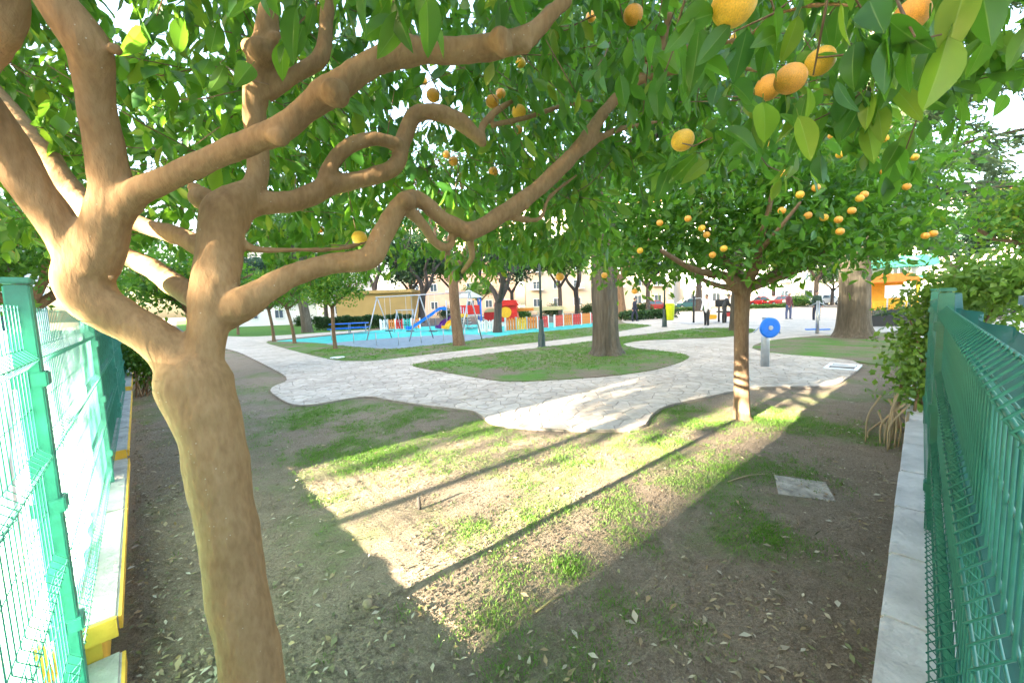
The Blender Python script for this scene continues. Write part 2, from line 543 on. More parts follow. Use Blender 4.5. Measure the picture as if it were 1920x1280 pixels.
M['red'] = mat('red_paint', (.62, .03, .025), .4, var=.1)
M['orange'] = mat('orange_paint', (.75, .22, .03), .5, var=.12)
M['yellow'] = mat('yellow_paint', (.80, .45, .03), .5, var=.1)
M['lime'] = mat('lime_plastic', (.62, .72, .02), .4, var=.08)
M['purple'] = mat('purple_plastic', (.16, .03, .25), .4, var=.08)
M['teal_rubber'] = mat('turquoise_rubber', (.05, .44, .39), .9, var=.15, scale=3, bump=.3)
M['grey_rubber'] = mat('grey_blue_rubber', (.20, .26, .30), .9, var=.15, scale=3, bump=.3)
M['black'] = mat('black_plastic', (.02, .022, .024), .5, var=.1)
M['tyre'] = mat('tyre_rubber', (.02, .02, .02), .8)
M['skin'] = mat('skin', (.45, .27, .19), .6, var=.05)
M['hair'] = mat('dark_hair', (.03, .022, .018), .7)
M['denim'] = mat('denim', (.08, .11, .20), .85)
M['navy'] = mat('navy_cloth', (.025, .03, .05), .85)
M['maroon'] = mat('maroon_cloth', (.16, .05, .06), .85)
M['olive'] = mat('dark_green_cloth', (.03, .06, .035), .85)
M['cream_canvas'] = mat('cream_canvas', (.62, .50, .26), .8, var=.08)
M['green_roof'] = mat('green_awning', (.10, .50, .33), .6, var=.1)
M['puddle'] = mat('standing_water', (.03, .03, .025), .06, var=.1, spec=.6)
M['stone'] = mat('brown_stone', (.30, .23, .15), .8, var=.3, scale=30, bump=.5)


def stone_mat():
    m, t, n, l, p = new_mat('stamped_paving')
    p.inputs['Roughness'].default_value = .75
    oi = n.new('ShaderNodeObjectInfo')
    a = n.new('ShaderNodeAttribute'); a.attribute_name = 'tone'
    ad = n.new('ShaderNodeMath'); ad.operation = 'ADD'; l.new(oi.outputs['Random'], ad.inputs[0]); l.new(a.outputs['Fac'], ad.inputs[1])
    fr = n.new('ShaderNodeMath'); fr.operation = 'FRACT'; l.new(ad.outputs[0], fr.inputs[0])
    rp = n.new('ShaderNodeValToRGB'); e = rp.color_ramp.elements
    e[0].color, e[1].color = (.46, .39, .31, 1), (.56, .48, .385, 1)
    l.new(fr.outputs[0], rp.inputs[0])
    ge = n.new('ShaderNodeNewGeometry')
    nz = n.new('ShaderNodeTexNoise'); nz.inputs['Scale'].default_value = 7; nz.inputs['Detail'].default_value = 8; nz.inputs['Roughness'].default_value = .7
    l.new(ge.outputs['Position'], nz.inputs['Vector'])
    r2 = n.new('ShaderNodeValToRGB'); e = r2.color_ramp.elements
    e[0].position, e[1].position = .3, .7; e[0].color, e[1].color = (.66, .65, .64, 1), (1.12, 1.12, 1.12, 1)
    l.new(nz.outputs[0], r2.inputs[0])
    mx = n.new('ShaderNodeMixRGB'); mx.blend_type = 'MULTIPLY'; mx.inputs[0].default_value = 1
    l.new(rp.outputs[0], mx.inputs[1]); l.new(r2.outputs[0], mx.inputs[2])
    st = n.new('ShaderNodeTexNoise'); st.inputs['Scale'].default_value = 1.1; st.inputs['Detail'].default_value = 5; l.new(ge.outputs['Position'], st.inputs['Vector'])
    r3 = n.new('ShaderNodeValToRGB'); e = r3.color_ramp.elements
    e[0].position, e[1].position = .35, .62; e[0].color, e[1].color = (.82, .81, .79, 1), (1.04, 1.04, 1.04, 1)
    l.new(st.outputs[0], r3.inputs[0])
    m2 = n.new('ShaderNodeMixRGB'); m2.blend_type = 'MULTIPLY'; m2.inputs[0].default_value = 1
    l.new(mx.outputs[0], m2.inputs[1]); l.new(r3.outputs[0], m2.inputs[2]); l.new(m2.outputs[0], p.inputs['Base Color'])
    b = n.new('ShaderNodeBump'); b.inputs['Strength'].default_value = .5; b.inputs['Distance'].default_value = .01
    l.new(nz.outputs[0], b.inputs['Height']); l.new(b.outputs[0], p.inputs['Normal'])
    return m


M['paving'] = stone_mat()


# ------------------------------------------------------------------ ground, paths, lawns
def axis(lo, hi, a, b, step):
    """dense between a and b, growing outwards"""
    mid = list(np.arange(a, b + 1e-6, step))
    up, s, x = [], step, b
    while x < hi: s *= 1.22; x += s; up.append(min(x, hi))
    dn, s, x = [], step, a
    while x > lo: s *= 1.22; x -= s; dn.append(max(x, lo))
    return np.array(dn[::-1] + mid + up)


gx, gy = axis(-260, 260, -5, 7, .09), axis(-150, 420, .2, 9, .09)
XX, YY = np.meshgrid(gx, gy)
ZZ = np.zeros_like(XX)
near = (XX > -6) & (XX < 8) & (YY > -.5) & (YY < 11)
ZZ[near] = .012 * vnoise(XX[near], YY[near], .9, 1) + .007 * vnoise(XX[near], YY[near], 4.5, 2)
nx, ny = len(gx), len(gy)
idx = np.arange(nx * ny).reshape(ny, nx)
F = np.stack([idx[:-1, :-1], idx[:-1, 1:], idx[1:, 1:], idx[1:, :-1]], -1).reshape(-1, 4)
ground = link(bpy.data.objects.new('ground', np_mesh('ground', np.stack([XX, YY, ZZ], -1).reshape(-1, 3), [F], M['soil'])))
tag(ground, 'bare brown soil with thin moss between the two fences', kind='structure')


def gpoly(pts, it=2):
    return chaikin([G(*p) for p in pts], it)


NEAR_EDGE = [(330, 634), (440, 657), (500, 687), (549, 714), (499, 732), (534, 757), (560, 764), (600, 761), (659, 749), (696, 746), (752, 757),
             (830, 768), (887, 773), (902, 782), (918, 796), (950, 802), (1000, 807), (1091, 811), (1170, 811), (1212, 802), (1220, 782), (1245, 765), (1310, 751),
             (1375, 737), (1412, 729), (1474, 728), (1547, 728), (1575, 722), (1600, 703), (1618, 689), (1598, 678), (1547, 673), (1474, 667), (1425, 662), (1405, 652),
             (1440, 639), (1540, 630), (1640, 626), (1720, 620), (1720, 585), (1570, 577), (1400, 577), (1290, 581), (1165, 596), (1165, 606)]
LAWN_B = [(1222, 612), (1120, 630), (1012, 643), (856, 660), (752, 673), (690, 680), (634, 679), (596, 671), (549, 659), (487, 641)]
LEFT_END = [(560, 634), (690, 622), (690, 618), (560, 628), (440, 634), (330, 622)]
path_poly = gpoly(NEAR_EDGE + LAWN_B + LEFT_END)
path = tag(MB().prism(path_poly, -.06, .035).build('path', M['path']), 'pale stamped paving path winding round the grass island', kind='structure')
ISL = [(768, 687), (815, 679), (1016, 654), (1117, 641), (1190, 630), (1320, 616), (1400, 617), (1425, 622), (1370, 634), (1290, 637), (1200, 640), (1160, 648),
       (1200, 657), (1260, 663), (1299, 671), (1270, 685), (1225, 698), (1140, 710), (1000, 719), (950, 720), (900, 713), (850, 704), (790, 694)]
isl_poly = gpoly(ISL)


def soft_patches(X, Y, pats):
    v = np.zeros(X.shape)
    for (px, py, r, a) in pats:
        q = G(px, py)
        d2 = ((X - q.x) ** 2 + (Y - q.y) ** 2) / (r * r)
        v = np.maximum(v, a * np.exp(-d2 * 1.4))
    return v


def fan(n, d0, d1, k=1.3):
    D = d0 + (d1 - d0) * RNG.random(n) ** k
    X = D * RNG.uniform(-1.15, 1.3, n)
    return X, D


pats = [(520, 800, 1.0, 1), (480, 730, .9, .8), (600, 780, 1.0, 1), (740, 785, 1.0, 1), (660, 830, .8, 1), (560, 720, .5, .5), (850, 810, .8, .9), (560, 860, .7, .8), (700, 850, .7, 1), (830, 850, .6, .9), (650, 900, .5, .7), (950, 840, .6, .4), (1080, 850, .6, .4), (1180, 860, .6, .4),
        (1000, 890, .5, .4), (1290, 780, .8, .9), (1250, 830, .6, .9), (1480, 790, .8, .7), (1550, 800, .7, .6), (1380, 880, .4, .7), (1370, 960, .28, .9), (1420, 1010, .3, 1), (1330, 930, .3, .9), (1290, 910, .3, .7),
        (1200, 930, .35, .6), (900, 1000, .3, .4), (980, 1100, .22, .7), (900, 1180, .2, .6), (960, 1230, .2, .7), (1060, 1060, .25, .5), (1180, 1000, .3, .4), (1450, 880, .5, .6), (460, 700, .8, .7), (480, 780, .5, .7), (1150, 1130, .2, .4), (1250, 1170, .2, .4), (1000, 960, .3, .5), (1100, 1230, .2, .4)]


moss = soft_patches(XX, YY, pats)
mv = np.zeros_like(XX); mv[near] = np.clip(moss[near] * np.clip(.6 + 1.3 * vnoise(XX[near], YY[near], 1.3, 3) + .8 * vnoise(XX[near], YY[near], 4.5, 4), 0, 1.2), 0, 1)
a_ = ground.data.attributes.new('moss', 'FLOAT', 'POINT'); a_.data.foreach_set('value', mv.ravel())


def lawn_sheet(name, poly, m, label, z=.062, amp=.01):
    o = MB().prism(poly, -.02, z).build(name, m)
    return tag(o, label, kind='structure')


lawn_sheet('lawn', isl_poly, M['lawn'], 'grass island in the path around the thick trunk and the lamp post', .06)
RUB = [(505, 641), (560, 642), (620, 646), (664, 652), (722, 656), (751, 655), (795, 650), (853, 644), (897, 638), (960, 628), (1050, 620), (1130, 612), (1130, 605), (1000, 606), (870, 610), (770, 614), (690, 622), (600, 633)]
lawnB_far = [(487, 641)] + LAWN_B[::-1][1:] + [(1222, 611), (1165, 606)]
lawn_sheet('lawn', gpoly(lawnB_far + [(1130, 612), (1050, 620), (960, 628), (897, 638), (853, 644), (795, 650), (751, 655), (722, 656), (664, 652), (620, 646), (560, 642)]), M['lawn'],
           'strip of thin grass between the path and the playground', .045)
tag(MB().prism(gpoly(RUB), -.02, .041).build('playground_surface', M['teal_rubber']), 'turquoise rubber surface of the playground', kind='structure')
tag(MB().prism(gpoly([(600, 646), (664, 652), (722, 656), (751, 655), (795, 650), (853, 644), (897, 638), (940, 630), (860, 628), (760, 633), (660, 641)]), .03, .047).build('playground_surface', M['grey_rubber']),
    'grey blue rubber surface under the swings', kind='structure')
tag(MB().prism(gpoly([(330, 600), (480, 601), (620, 602), (720, 604), (715, 612), (690, 618), (560, 628), (440, 634), (330, 622)]), -.02, .03).build('lawn', M['green_lawn']), 'bright green lawn beyond the left path', kind='structure')
tag(MB().prism(gpoly([(1440, 639), (1540, 630), (1640, 626), (1720, 620), (1730, 690), (1640, 685), (1598, 678), (1547, 673), (1474, 667), (1425, 662), (1405, 652)]), -.02, .03).build('lawn', M['lawn']),
    'thin lawn around the grey trunk near the right bush', kind='structure')
tag(MB().prism([(-120, 34), (140, 34), (140, 58), (-120, 58)], -.05, .012).build('road', M['asphalt']), 'asphalt car park beyond the park', kind='structure')

# pavement outside the fences
SL, CL_IN = .931, .265          # left wall: x = -(SL*y + c)
SR, CR_IN = 1.024, -.073       # right wall: x = SR*y + c
nL = Vector((-1, -SL, 0)).normalized(); dL = Vector((-SL, 1, 0)).normalized()
nR = Vector((1, -SR, 0)).normalized(); dR = Vector((SR, 1, 0)).normalized()


def LP(D, off, z=0.0):     # left line at forward distance D, off = metres outside the inner face
    p = Vector((-SL * D - CL_IN, D, 0)) + nL * off
    return Vector((p.x, p.y, z))


def RP(D, off, z=0.0):
    p = Vector((SR * D + CR_IN, D, 0)) + nR * off
    return Vector((p.x, p.y, z))


pv = [LP(-1, .40), LP(45, .40), LP(45, 5.5), LP(-6, 5.5)]
tag(MB().prism([(p.x, p.y) for p in pv], -.02, .02).build('pavement', M['pavement']), 'sunlit pavement outside the left fence', kind='structure')
pv = [RP(-1, .40), RP(30, .40), RP(30, 6), RP(-6, 6)]
tag(MB().prism([(p.x, p.y) for p in pv], -.02, .02).build('pavement', M['pavement']), 'pale pavement outside the right fence', kind='structure')

# paving stones: irregular cells cut from a jittered lattice
def clip_half(poly, px, py, nx_, ny_):
    out = []
    n = len(poly)
    for i in range(n):
        a, b = poly[i], poly[(i + 1) % n]
        da = (a[0] - px) * nx_ + (a[1] - py) * ny_
        db = (b[0] - px) * nx_ + (b[1] - py) * ny_
        if da <= 0: out.append(a)
        if (da < 0 < db) or (db < 0 < da):
            t = da / (da - db)
            out.append((a[0] + (b[0] - a[0]) * t, a[1] + (b[1] - a[1]) * t))
    return out


def cells(x0, x1, y0, y1, s):
    nx_, ny_ = int((x1 - x0) / s) + 1, int((y1 - y0) / s) + 1
    P = {}
    for i in range(nx_):
        for j in range(ny_):
            P[i, j] = (x0 + (i + .5 * (j % 2) + random.uniform(-.36, .36)) * s, y0 + (j + random.uniform(-.36, .36)) * s)
    res = []
    for (i, j), c in P.items():
        poly = [(c[0] - 1.5 * s, c[1] - 1.5 * s), (c[0] + 1.5 * s, c[1] - 1.5 * s), (c[0] + 1.5 * s, c[1] + 1.5 * s), (c[0] - 1.5 * s, c[1] + 1.5 * s)]
        for a in range(-2, 3):
            for b in range(-2, 3):
                q = P.get((i + a, j + b))
                if q is None or (a == 0 and b == 0): continue
                dx, dy = q[0] - c[0], q[1] - c[1]
                d = math.hypot(dx, dy)
                mx, my = (c[0] + q[0]) / 2 - dx / d * .007, (c[1] + q[1]) / 2 - dy / d * .007
                poly = clip_half(poly, mx, my, dx / d, dy / d)
                if len(poly) < 3: break
            if len(poly) < 3: break
        if len(poly) >= 3: res.append((c, poly))
    return res


def clip_to_path(poly):
    """path outline clipped by the convex cell"""
    out = [tuple(p) for p in path_poly]
    n = len(poly)
    ar = sum(poly[i][0] * poly[(i + 1) % n][1] - poly[(i + 1) % n][0] * poly[i][1] for i in range(n))
    q = poly if ar > 0 else poly[::-1]
    for i in range(n):
        a, b = q[i], q[(i + 1) % n]
        dx, dy = b[0] - a[0], b[1] - a[1]
        L = math.hypot(dx, dy)
        if L < 1e-6: continue
        out = clip_half(out, a[0], a[1], dy / L, -dx / L)
        if len(out) < 3: return None
    return out


stones = []
for c, poly in cells(-7, 12, 4.2, 13.5, .25):
    xs = np.array([p[0] for p in poly]); ys = np.array([p[1] for p in poly])
    ins = inside(path_poly, xs, ys)
    if not ins.any() or inside(isl_poly, xs, ys).all(): continue
    if abs(c[0]) > c[1] * 1.25 + .5: continue
    if not ins.all():
        poly = clip_to_path(poly)
        if poly is None: continue
        # drop repeated points
        pp = [poly[0]]
        for p in poly[1:]:
            if math.hypot(p[0] - pp[-1][0], p[1] - pp[-1][1]) > .004: pp.append(p)
        poly = pp
        if len(poly) < 3: continue
        ar = .5 * abs(sum(poly[i][0] * poly[(i + 1) % len(poly)][1] - poly[(i + 1) % len(poly)][0] * poly[i][1] for i in range(len(poly))))
        if ar < .004: continue
    stones.append((math.hypot(*c), c, poly))
stones.sort(key=lambda s: s[0])


def stone_mb(mb, c, poly, base=0):
    h = .041 + random.uniform(0, .006)
    k = 1 - .012 / max(.08, max(math.hypot(p[0] - c[0], p[1] - c[1]) for p in poly))
    cx, cy = sum(p[0] for p in poly) / len(poly), sum(p[1] for p in poly) / len(poly)
    n = len(poly)
    low = [(p[0] - base * c[0], p[1] - base * c[1], .03) for p in poly]
    mid = [(p[0] - base * c[0], p[1] - base * c[1], h - .004) for p in poly]
    top = [(cx + (p[0] - cx) * k - base * c[0], cy + (p[1] - cy) * k - base * c[1], h) for p in poly]
    fs = [tuple(range(2 * n, 3 * n))]
    for i in range(n):
        j = (i + 1) % n
        fs += [(i, j, n + j, n + i), (n + i, n + j, 2 * n + j, 2 * n + i)]
    mb.add(low + mid + top, fs)


for d, c, poly in stones[:300]:
    mb = MB(); stone_mb(mb, c, poly, 1)
    o = mb.build('paving_stone', M['paving'], path)
    o.location = (c[0], c[1], 0)
mb = MB(); tones = []
for d, c, poly in stones[300:]:
    b = len(mb.v); stone_mb(mb, c, poly)
    tones += [random.random()] * (len(mb.v) - b)
o = mb.build('paving_stones', M['paving'], path)
a_ = o.data.attributes.new('tone', 'FLOAT', 'POINT'); a_.data.foreach_set('value', tones)
tag(o, kind='stuff')
# the same paving continues beyond as a plain sheet
far_poly = gpoly(NEAR_EDGE + LAWN_B + LEFT_END)
fb = [(-60, 13.4), (60, 13.4)]
cut = clip_half(far_poly, 0, 13.35, 0, -1)
MB().prism(cut, .02, .0405).build('paving_sheet', M['paving'], path)
cut = clip_half([(p[0], p[1]) for p in path_poly], -6.9, 0, 1, 0)
cut = clip_half(cut, 0, 13.35, 0, 1)
if len(cut) > 2: MB().prism(cut, .02, .0405).build('paving_sheet', M['paving'], path)

# ------------------------------------------------------------------ leaves
LEAF_T = np.array([(0, 0, 0), (-.32, .3, .05), (0, .3, -.02), (.32, .3, .05), (-.5, .58, .06), (0, .6, -.03), (.5, .58, .06), (-.3, .84, .02), (0, .85, -.05), (.3, .84, .02), (0, 1.06, -.10)], dtype=float)
LEAF_Q = np.array([(1, 2, 5, 4), (2, 3, 6, 5), (4, 5, 8, 7), (5, 6, 9, 8)])
LEAF_3 = np.array([(0, 2, 1), (0, 3, 2), (7, 8, 10), (8, 9, 10)])
SIMP_T = np.array([(0, 0, 0), (-.5, .5, .06), (.5, .5, .06), (0, 1, -.06)], dtype=float)
SIMP_Q = np.array([(0, 2, 3, 1)])


def unit(A):
    return A / np.maximum(np.linalg.norm(A, axis=1, keepdims=True), 1e-9)


def leaf_frames(P, d, n):
    d = unit(d)
    n = unit(n - d * (n * d).sum(1, keepdims=True))
    return np.cross(d, n), d, n


def leaf_mesh(name, P, d, n, L, Wd, m, simple=False, tone=None):
    s, d, n = leaf_frames(P, d, n)
    T = SIMP_T if simple else LEAF_T
    N, k = len(P), len(T)
    V = (P[:, None, :] + s[:, None, :] * (T[None, :, 0:1] * Wd[:, None, None]) + d[:, None, :] * (T[None, :, 1:2] * L[:, None, None]) + n[:, None, :] * (T[None, :, 2:3] * L[:, None, None]))
    off = (np.arange(N) * k)[:, None, None]
    if simple:
        fl = [(SIMP_Q[None] + off).reshape(-1, 4)]
    else:
        fl = [(LEAF_Q[None] + off).reshape(-1, 4), (LEAF_3[None] + off).reshape(-1, 3)]
    if tone is None: tone = RNG.random(N)
    return np_mesh(name, V.reshape(-1, 3), fl, m, True, np.repeat(tone, k))


def rand_dirs(n):
    v = RNG.normal(size=(n, 3))
    return unit(v)


def in_ellipsoids(ells, n, shell=.55):
    """n points in lumps, denser towards the outside of each"""
    w = np.array([e[1][0] * e[1][1] * e[1][2] for e in ells]) ** .7
    k = RNG.choice(len(ells), n, p=w / w.sum())
    c = np.array([e[0] for e in ells])[k]; r = np.array([e[1] for e in ells])[k]
    rad = RNG.random(n) ** (shell)
    return c + rand_dirs(n) * r * rad[:, None]


def crown(name, parent, ells, n_clump, per, size, m, spread=.22, droop=.35, aspect=.5, simple=True, shell=.5, flat=.6):
    C = in_ellipsoids(ells, n_clump, shell)
    N = n_clump * per
    sp = np.repeat(RNG.uniform(.6, 1.3, n_clump), per) * spread
    P = np.repeat(C, per, 0) + RNG.normal(size=(N, 3)) * sp[:, None] * np.array([1, 1, flat])
    d = rand_dirs(N); d[:, 2] -= droop
    nn = rand_dirs(N) * .8; nn[:, 2] += .7
    L = size * RNG.uniform(.65, 1.3, N)
    tone = np.clip(np.repeat(RNG.random(n_clump), per) * .5 + RNG.random(N) * .5, 0, .999)
    o = link(bpy.data.objects.new(name, leaf_mesh(name, P, d, nn, L, L * aspect * RNG.uniform(.8, 1.2, N), m, simple, tone)), parent)
    return tag(o, kind='stuff')


# fruit: slightly flattened ball with a dimple and a short stalk
def fruit_mesh(name, m, pale):
    b = MB().ball((0, 0, 0), (1, 1, .94), 14, 10)
    for i, v in enumerate(b.v):
        if v[2] > .85: b.v[i] = (v[0], v[1], v[2] - .05)
    b.tube([(0, 0, .85), (.03, 0, 1.05), (.02, .03, 1.5)], [.09, .06, .05], 6, 1)
    return b.mesh(name, [m, M['leaf']])


FRUIT = [fruit_mesh('orange', M['fruit'], 0), fruit_mesh('orange', M['fruit_pale'], 1)]


def fruit(parent, p, r, k=None):
    o = link(bpy.data.objects.new('orange', FRUIT[k if k is not None else (random.random() < .35)]), parent)
    o.location = Vector(p) - parent.location
    o.scale = (r, r, r)
    o.rotation_euler = (random.uniform(-.3, .3), random.uniform(-.3, .3), random.uniform(0, 6))
    return o


# ------------------------------------------------------------------ the near orange tree
def build_near_tree():
    root = thing('orange_tree', 'thick leaning orange tree in front, spreading its bare limbs overhead', 'tree', G(0, 0, 0) * 0)
    base = at(505, 1500, 1.12); base = Vector((base.x - .02, base.y, 0))
    root.location = base
    limbs = []      # rows: px, py, D, width px

    def limb(rows, n=6):
        pts = []
        for (px, py, D, w) in rows:
            p = at(px, py, D)
            v = ray(px, py)
            pts.append((p.x, p.y, p.z, w / 2 / FPX * D / (1 + ((px - 960) / FPX) ** 2) ** .33 * .82))
        limbs.append(spline(pts, n))

    trunk0 = [(base.x, base.y, -.1), (base.x, base.y, .04)]
    t1 = at(478, 1290, 1.08)
    rows = [(474, 1280, 1.10, 128), (442, 1090, 1.12, 117), (415, 920, 1.13, 114), (396, 800, 1.14, 122), (364, 715, 1.15, 136)]
    pts = [(base.x + .03, base.y, -.08, .15), (base.x + .015, base.y, .08, .125)]
    for (px, py, D, w) in rows:
        p = at(px, py, D); pts.append((p.x, p.y, p.z, w / 2 / FPX * D * .90))
    limbs.append(spline(pts, 8))
    # left fork and its limbs
    limb([(375, 740, 1.15, 120), (318, 662, 1.14, 112), (245, 608, 1.12, 108), (175, 560, 1.10, 125), (160, 500, 1.10, 128), (180, 440, 1.10, 108)])
    limb([(165, 540, 1.10, 110), (130, 460, 1.08, 92), (62, 360, 1.05, 100), (0, 262, 1.02, 120), (-60, 170, 1.0, 130), (-130, 60, .98, 120)])
    limb([(195, 430, 1.14, 70), (150, 380, 1.22, 66), (60, 262, 1.32, 62), (0, 190, 1.4, 58), (-70, 110, 1.5, 56)])
    limb([(-110, 200, .92, 80), (-40, 110, .90, 92), (-2, 40, .88, 104), (-10, -50, .86, 110)])
    limb([(178, 500, 1.10, 118), (205, 400, 1.10, 108), (204, 330, 1.09, 92), (184, 215, 1.06, 84), (172, 140, 1.04, 90), (160, 85, 1.02, 102), (102, 0, 1.0, 98), (60, -70, .98, 96)])
    limb([(205, 420, 1.10, 80), (250, 362, 1.09, 72), (330, 325, 1.09, 60), (420, 288, 1.10, 58), (515, 244, 1.10, 62), (570, 207, 1.12, 54), (625, 168, 1.12, 66), (690, 122, 1.13, 54), (765, 98, 1.15, 56), (855, 93, 1.18, 50), (940, 85, 1.2, 52), (990, 70, 1.22, 44), (1030, 32, 1.24, 34), (1062, 8, 1.26, 28)])
    # right fork
    limb([(365, 720, 1.15, 120), (385, 640, 1.17, 92), (397, 560, 1.2, 108), (410, 480, 1.24, 104), (425, 400, 1.28, 104), (462, 365, 1.32, 70)])
    limb([(440, 420, 1.3, 70), (475, 350, 1.34, 52), (484, 280, 1.36, 50), (480, 195, 1.36, 52), (492, 120, 1.36, 62), (500, 70, 1.36, 56), (505, 20, 1.37, 40)])
    limb([(490, 190, 1.36, 40), (545, 150, 1.4, 34), (600, 110, 1.44, 34), (612, 40, 1.48, 32), (618, -30, 1.5, 28)])
    limb([(425, 410, 1.30, 80), (480, 385, 1.34, 56), (555, 375, 1.42, 50), (615, 350, 1.5, 46), (680, 335, 1.56, 38), (742, 310, 1.62, 36), (758, 262, 1.66, 38), (778, 216, 1.68, 36), (815, 210, 1.7, 36), (862, 228, 1.74, 38), (904, 268, 1.78, 22)])
    limb([(604, 355, 1.48, 44), (625, 305, 1.5, 34), (655, 272, 1.52, 34), (700, 260, 1.56, 32), (748, 270, 1.62, 30)])
    limb([(904, 262, 1.78, 18), (905, 235, 1.8, 18), (932, 208, 1.84, 16), (960, 190, 1.9, 11)])
    limb([(925, 235, 1.84, 14), (985, 222, 1.95, 12), (1050, 200, 2.1, 10), (1110, 188, 2.3, 8)])
    limb([(408, 590, 1.2, 100), (470, 560, 1.22, 78), (540, 518, 1.28, 58), (620, 494, 1.34, 50), (690, 482, 1.38, 56), (716, 440, 1.42, 48), (752, 385, 1.46, 42), (785, 375, 1.5, 38), (830, 412, 1.54, 36), (885, 432, 1.6, 40), (940, 405, 1.68, 38), (992, 368, 1.75, 38), (1058, 308, 1.84, 34), (1100, 258, 1.9, 33), (1148, 192, 1.98, 25), (1198, 145, 2.04, 22), (1238, 90, 2.1, 20), (1255, 30, 2.1, 16)])
    limb([(760, 392, 1.47, 26), (790, 418, 1.5, 25), (815, 455, 1.53, 23), (842, 462, 1.56, 18), (850, 440, 1.58, 16)])
    limb([(1070, 300, 1.86, 24), (1110, 268, 1.92, 20), (1170, 240, 2.0, 12), (1230, 228, 2.1, 8)])
    limb([(1180, 160, 2.0, 20), (1225, 145, 2.0, 16), (1290, 135, 2.0, 12), (1380, 140, 1.95, 9)])
    limb([(1215, 110, 2.0, 18), (1300, 85, 1.7, 14), (1395, 72, 1.4, 13), (1450, 30, 1.25, 13), (1530, 8, 1.15, 12), (1620, 12, 1.1, 9)])
    limb([(1340, 118, 1.9, 12), (1400, 128, 1.8, 11), (1460, 132, 1.7, 9), (1530, 118, 1.5, 7)])
    limb([(370, 560, 1.24, 62), (300, 512, 1.32, 56), (240, 482, 1.4, 50), (190, 455, 1.5, 46), (110, 400, 1.7, 36)])
    limb([(392, 470, 1.28, 60), (340, 445, 1.34, 48), (262, 420, 1.42, 44), (190, 405, 1.55, 38), (90, 330, 1.8, 30), (40, 250, 2.0, 22)])
    limb([(440, 440, 1.28, 26), (478, 464, 1.3, 20), (550, 470, 1.36, 15), (640, 467, 1.45, 11), (720, 440, 1.6, 8)])
    limb([(960, 410, 1.72, 16), (1010, 412, 1.8, 11), (1030, 370, 1.9, 10), (1080, 330, 2.1, 8)])
    limb([(880, 440, 1.62, 18), (886, 480, 1.64, 16), (868, 510, 1.7, 12)])

    mb = MB()
    for P in limbs:
        k = len(P)
        rad = [max(.003, r * (1 + .07 * mnoise.noise(Vector((x * 7, y * 7, z * 7))) + .04 * mnoise.noise(Vector((x * 23, y * 23, z * 23))))) for x, y, z, r in P]
        pts = [Vector(p[:3]) + Vector((mnoise.noise(Vector(p[:3]) * 5), mnoise.noise(Vector(p[:3]) * 5 + Vector((9, 0, 0))), mnoise.noise(Vector(p[:3]) * 5 + Vector((0, 9, 0))))) * .008 for p in P]
        mb.tube([p - base for p in pts], rad, 16 if max(rad) > .03 else 10)
        for e in (0, -1):
            q = pts[e] - base
            mb.ball(q, rad[e] * .98, 12, 8)
    # pruning knobs and collars
    for (px, py, D, r) in [(524, 258, 1.075, 24), (628, 176, 1.08, 34), (632, 150, 1.12, 20), (760, 78, 1.14, 20), (938, 74, 1.16, 27), (945, 92, 1.16, 22), (985, 88, 1.2, 16), (490, 100, 1.33, 34), (520, 78, 1.34, 22), (470, 90, 1.36, 20), (380, 372, 1.3, 30), (365, 352, 1.3, 15), (760, 378, 1.45, 26), (878, 436, 1.58, 22), (616, 345, 1.49, 26), (985, 385, 1.72, 12), (216, 92, 1.02, 14), (380, 760, 1.09, 18), (208, 520, 1.07, 10)]:
        p = at(px, py, D) - base
        rr = r / FPX * D * .78
        mb.ball(p, (rr, rr, rr * .9), 12, 8)
    tr = mb.build('trunk', M['bark'], root)
    solid_remesh(tr, .0075, 5)
    me = tr.data
    n = len(me.vertices)
    co = np.zeros(n * 3, dtype=np.float32); me.vertices.foreach_get('co', co); co = co.reshape(-1, 3)
    no = np.zeros(n * 3, dtype=np.float32); me.vertices.foreach_get('normal', no); no = no.reshape(-1, 3)
    dsp = np.array([.0035 * mnoise.noise(Vector(c) * 14) + .0022 * mnoise.noise(Vector((c[0] * 45, c[1] * 45, c[2] * 14))) for c in co.tolist()], dtype=np.float32)
    me.vertices.foreach_set('co', (co + no * dsp[:, None]).ravel()); me.update()

    FR = [(1376, 8, 37, 1), (1708, 30, 27, 0), (1187, 28, 17, 0), (1440, 165, 22, 0), (1482, 148, 26, 0), (1538, 115, 24, 1), (812, 179, 12, 0), (973, 210, 13, 1), (1280, 263, 20, 1), (976, 118, 9, 1), (936, 100, 10, 0), (923, 190, 12, 0),
                          (939, 176, 9, 0), (850, 302, 9, 0), (925, 322, 9, 0), (674, 446, 14, 1), (1050, 519, 8, 0), (972, 243, 8, 0), (1108, 32, 9, 0), (837, 290, 7, 0), (794, 152, 7, 0), (1380, 72, 10, 1), (1133, 516, 6, 0), (600, 430, 7, 0)]
    LS = np.vstack([np.array(l) for l in limbs])
    lx, ly, ld = proj_np(LS[:, :3]); lw = LS[:, 3] / ld * FPX

    # ---- leaf clusters on twigs through the crown
    nC = 4800
    C = np.stack([RNG.uniform(-3.6, 1.75, nC), RNG.uniform(.55, 4.6, nC), RNG.uniform(1.75, 3.9, nC)], 1)
    cx, cy = C[:, 0], C[:, 1]
    hole = vnoise(cx, cy, 1.5, 5)
    zb = 2.16 + .15 * vnoise(cx, cy, 1.1, 6) - .12 * np.clip((cy - 2.4) / 1.4, 0, 1)
    zb = zb + np.where(cx < -.5, .25 * np.clip((2.2 - cy), 0, 1), 0)
    zb = np.where(cx / cy > .22, np.maximum(zb, 1.65 + cy * (.30 + .06 * vnoise(cx, cy, 2.0, 15))), zb)
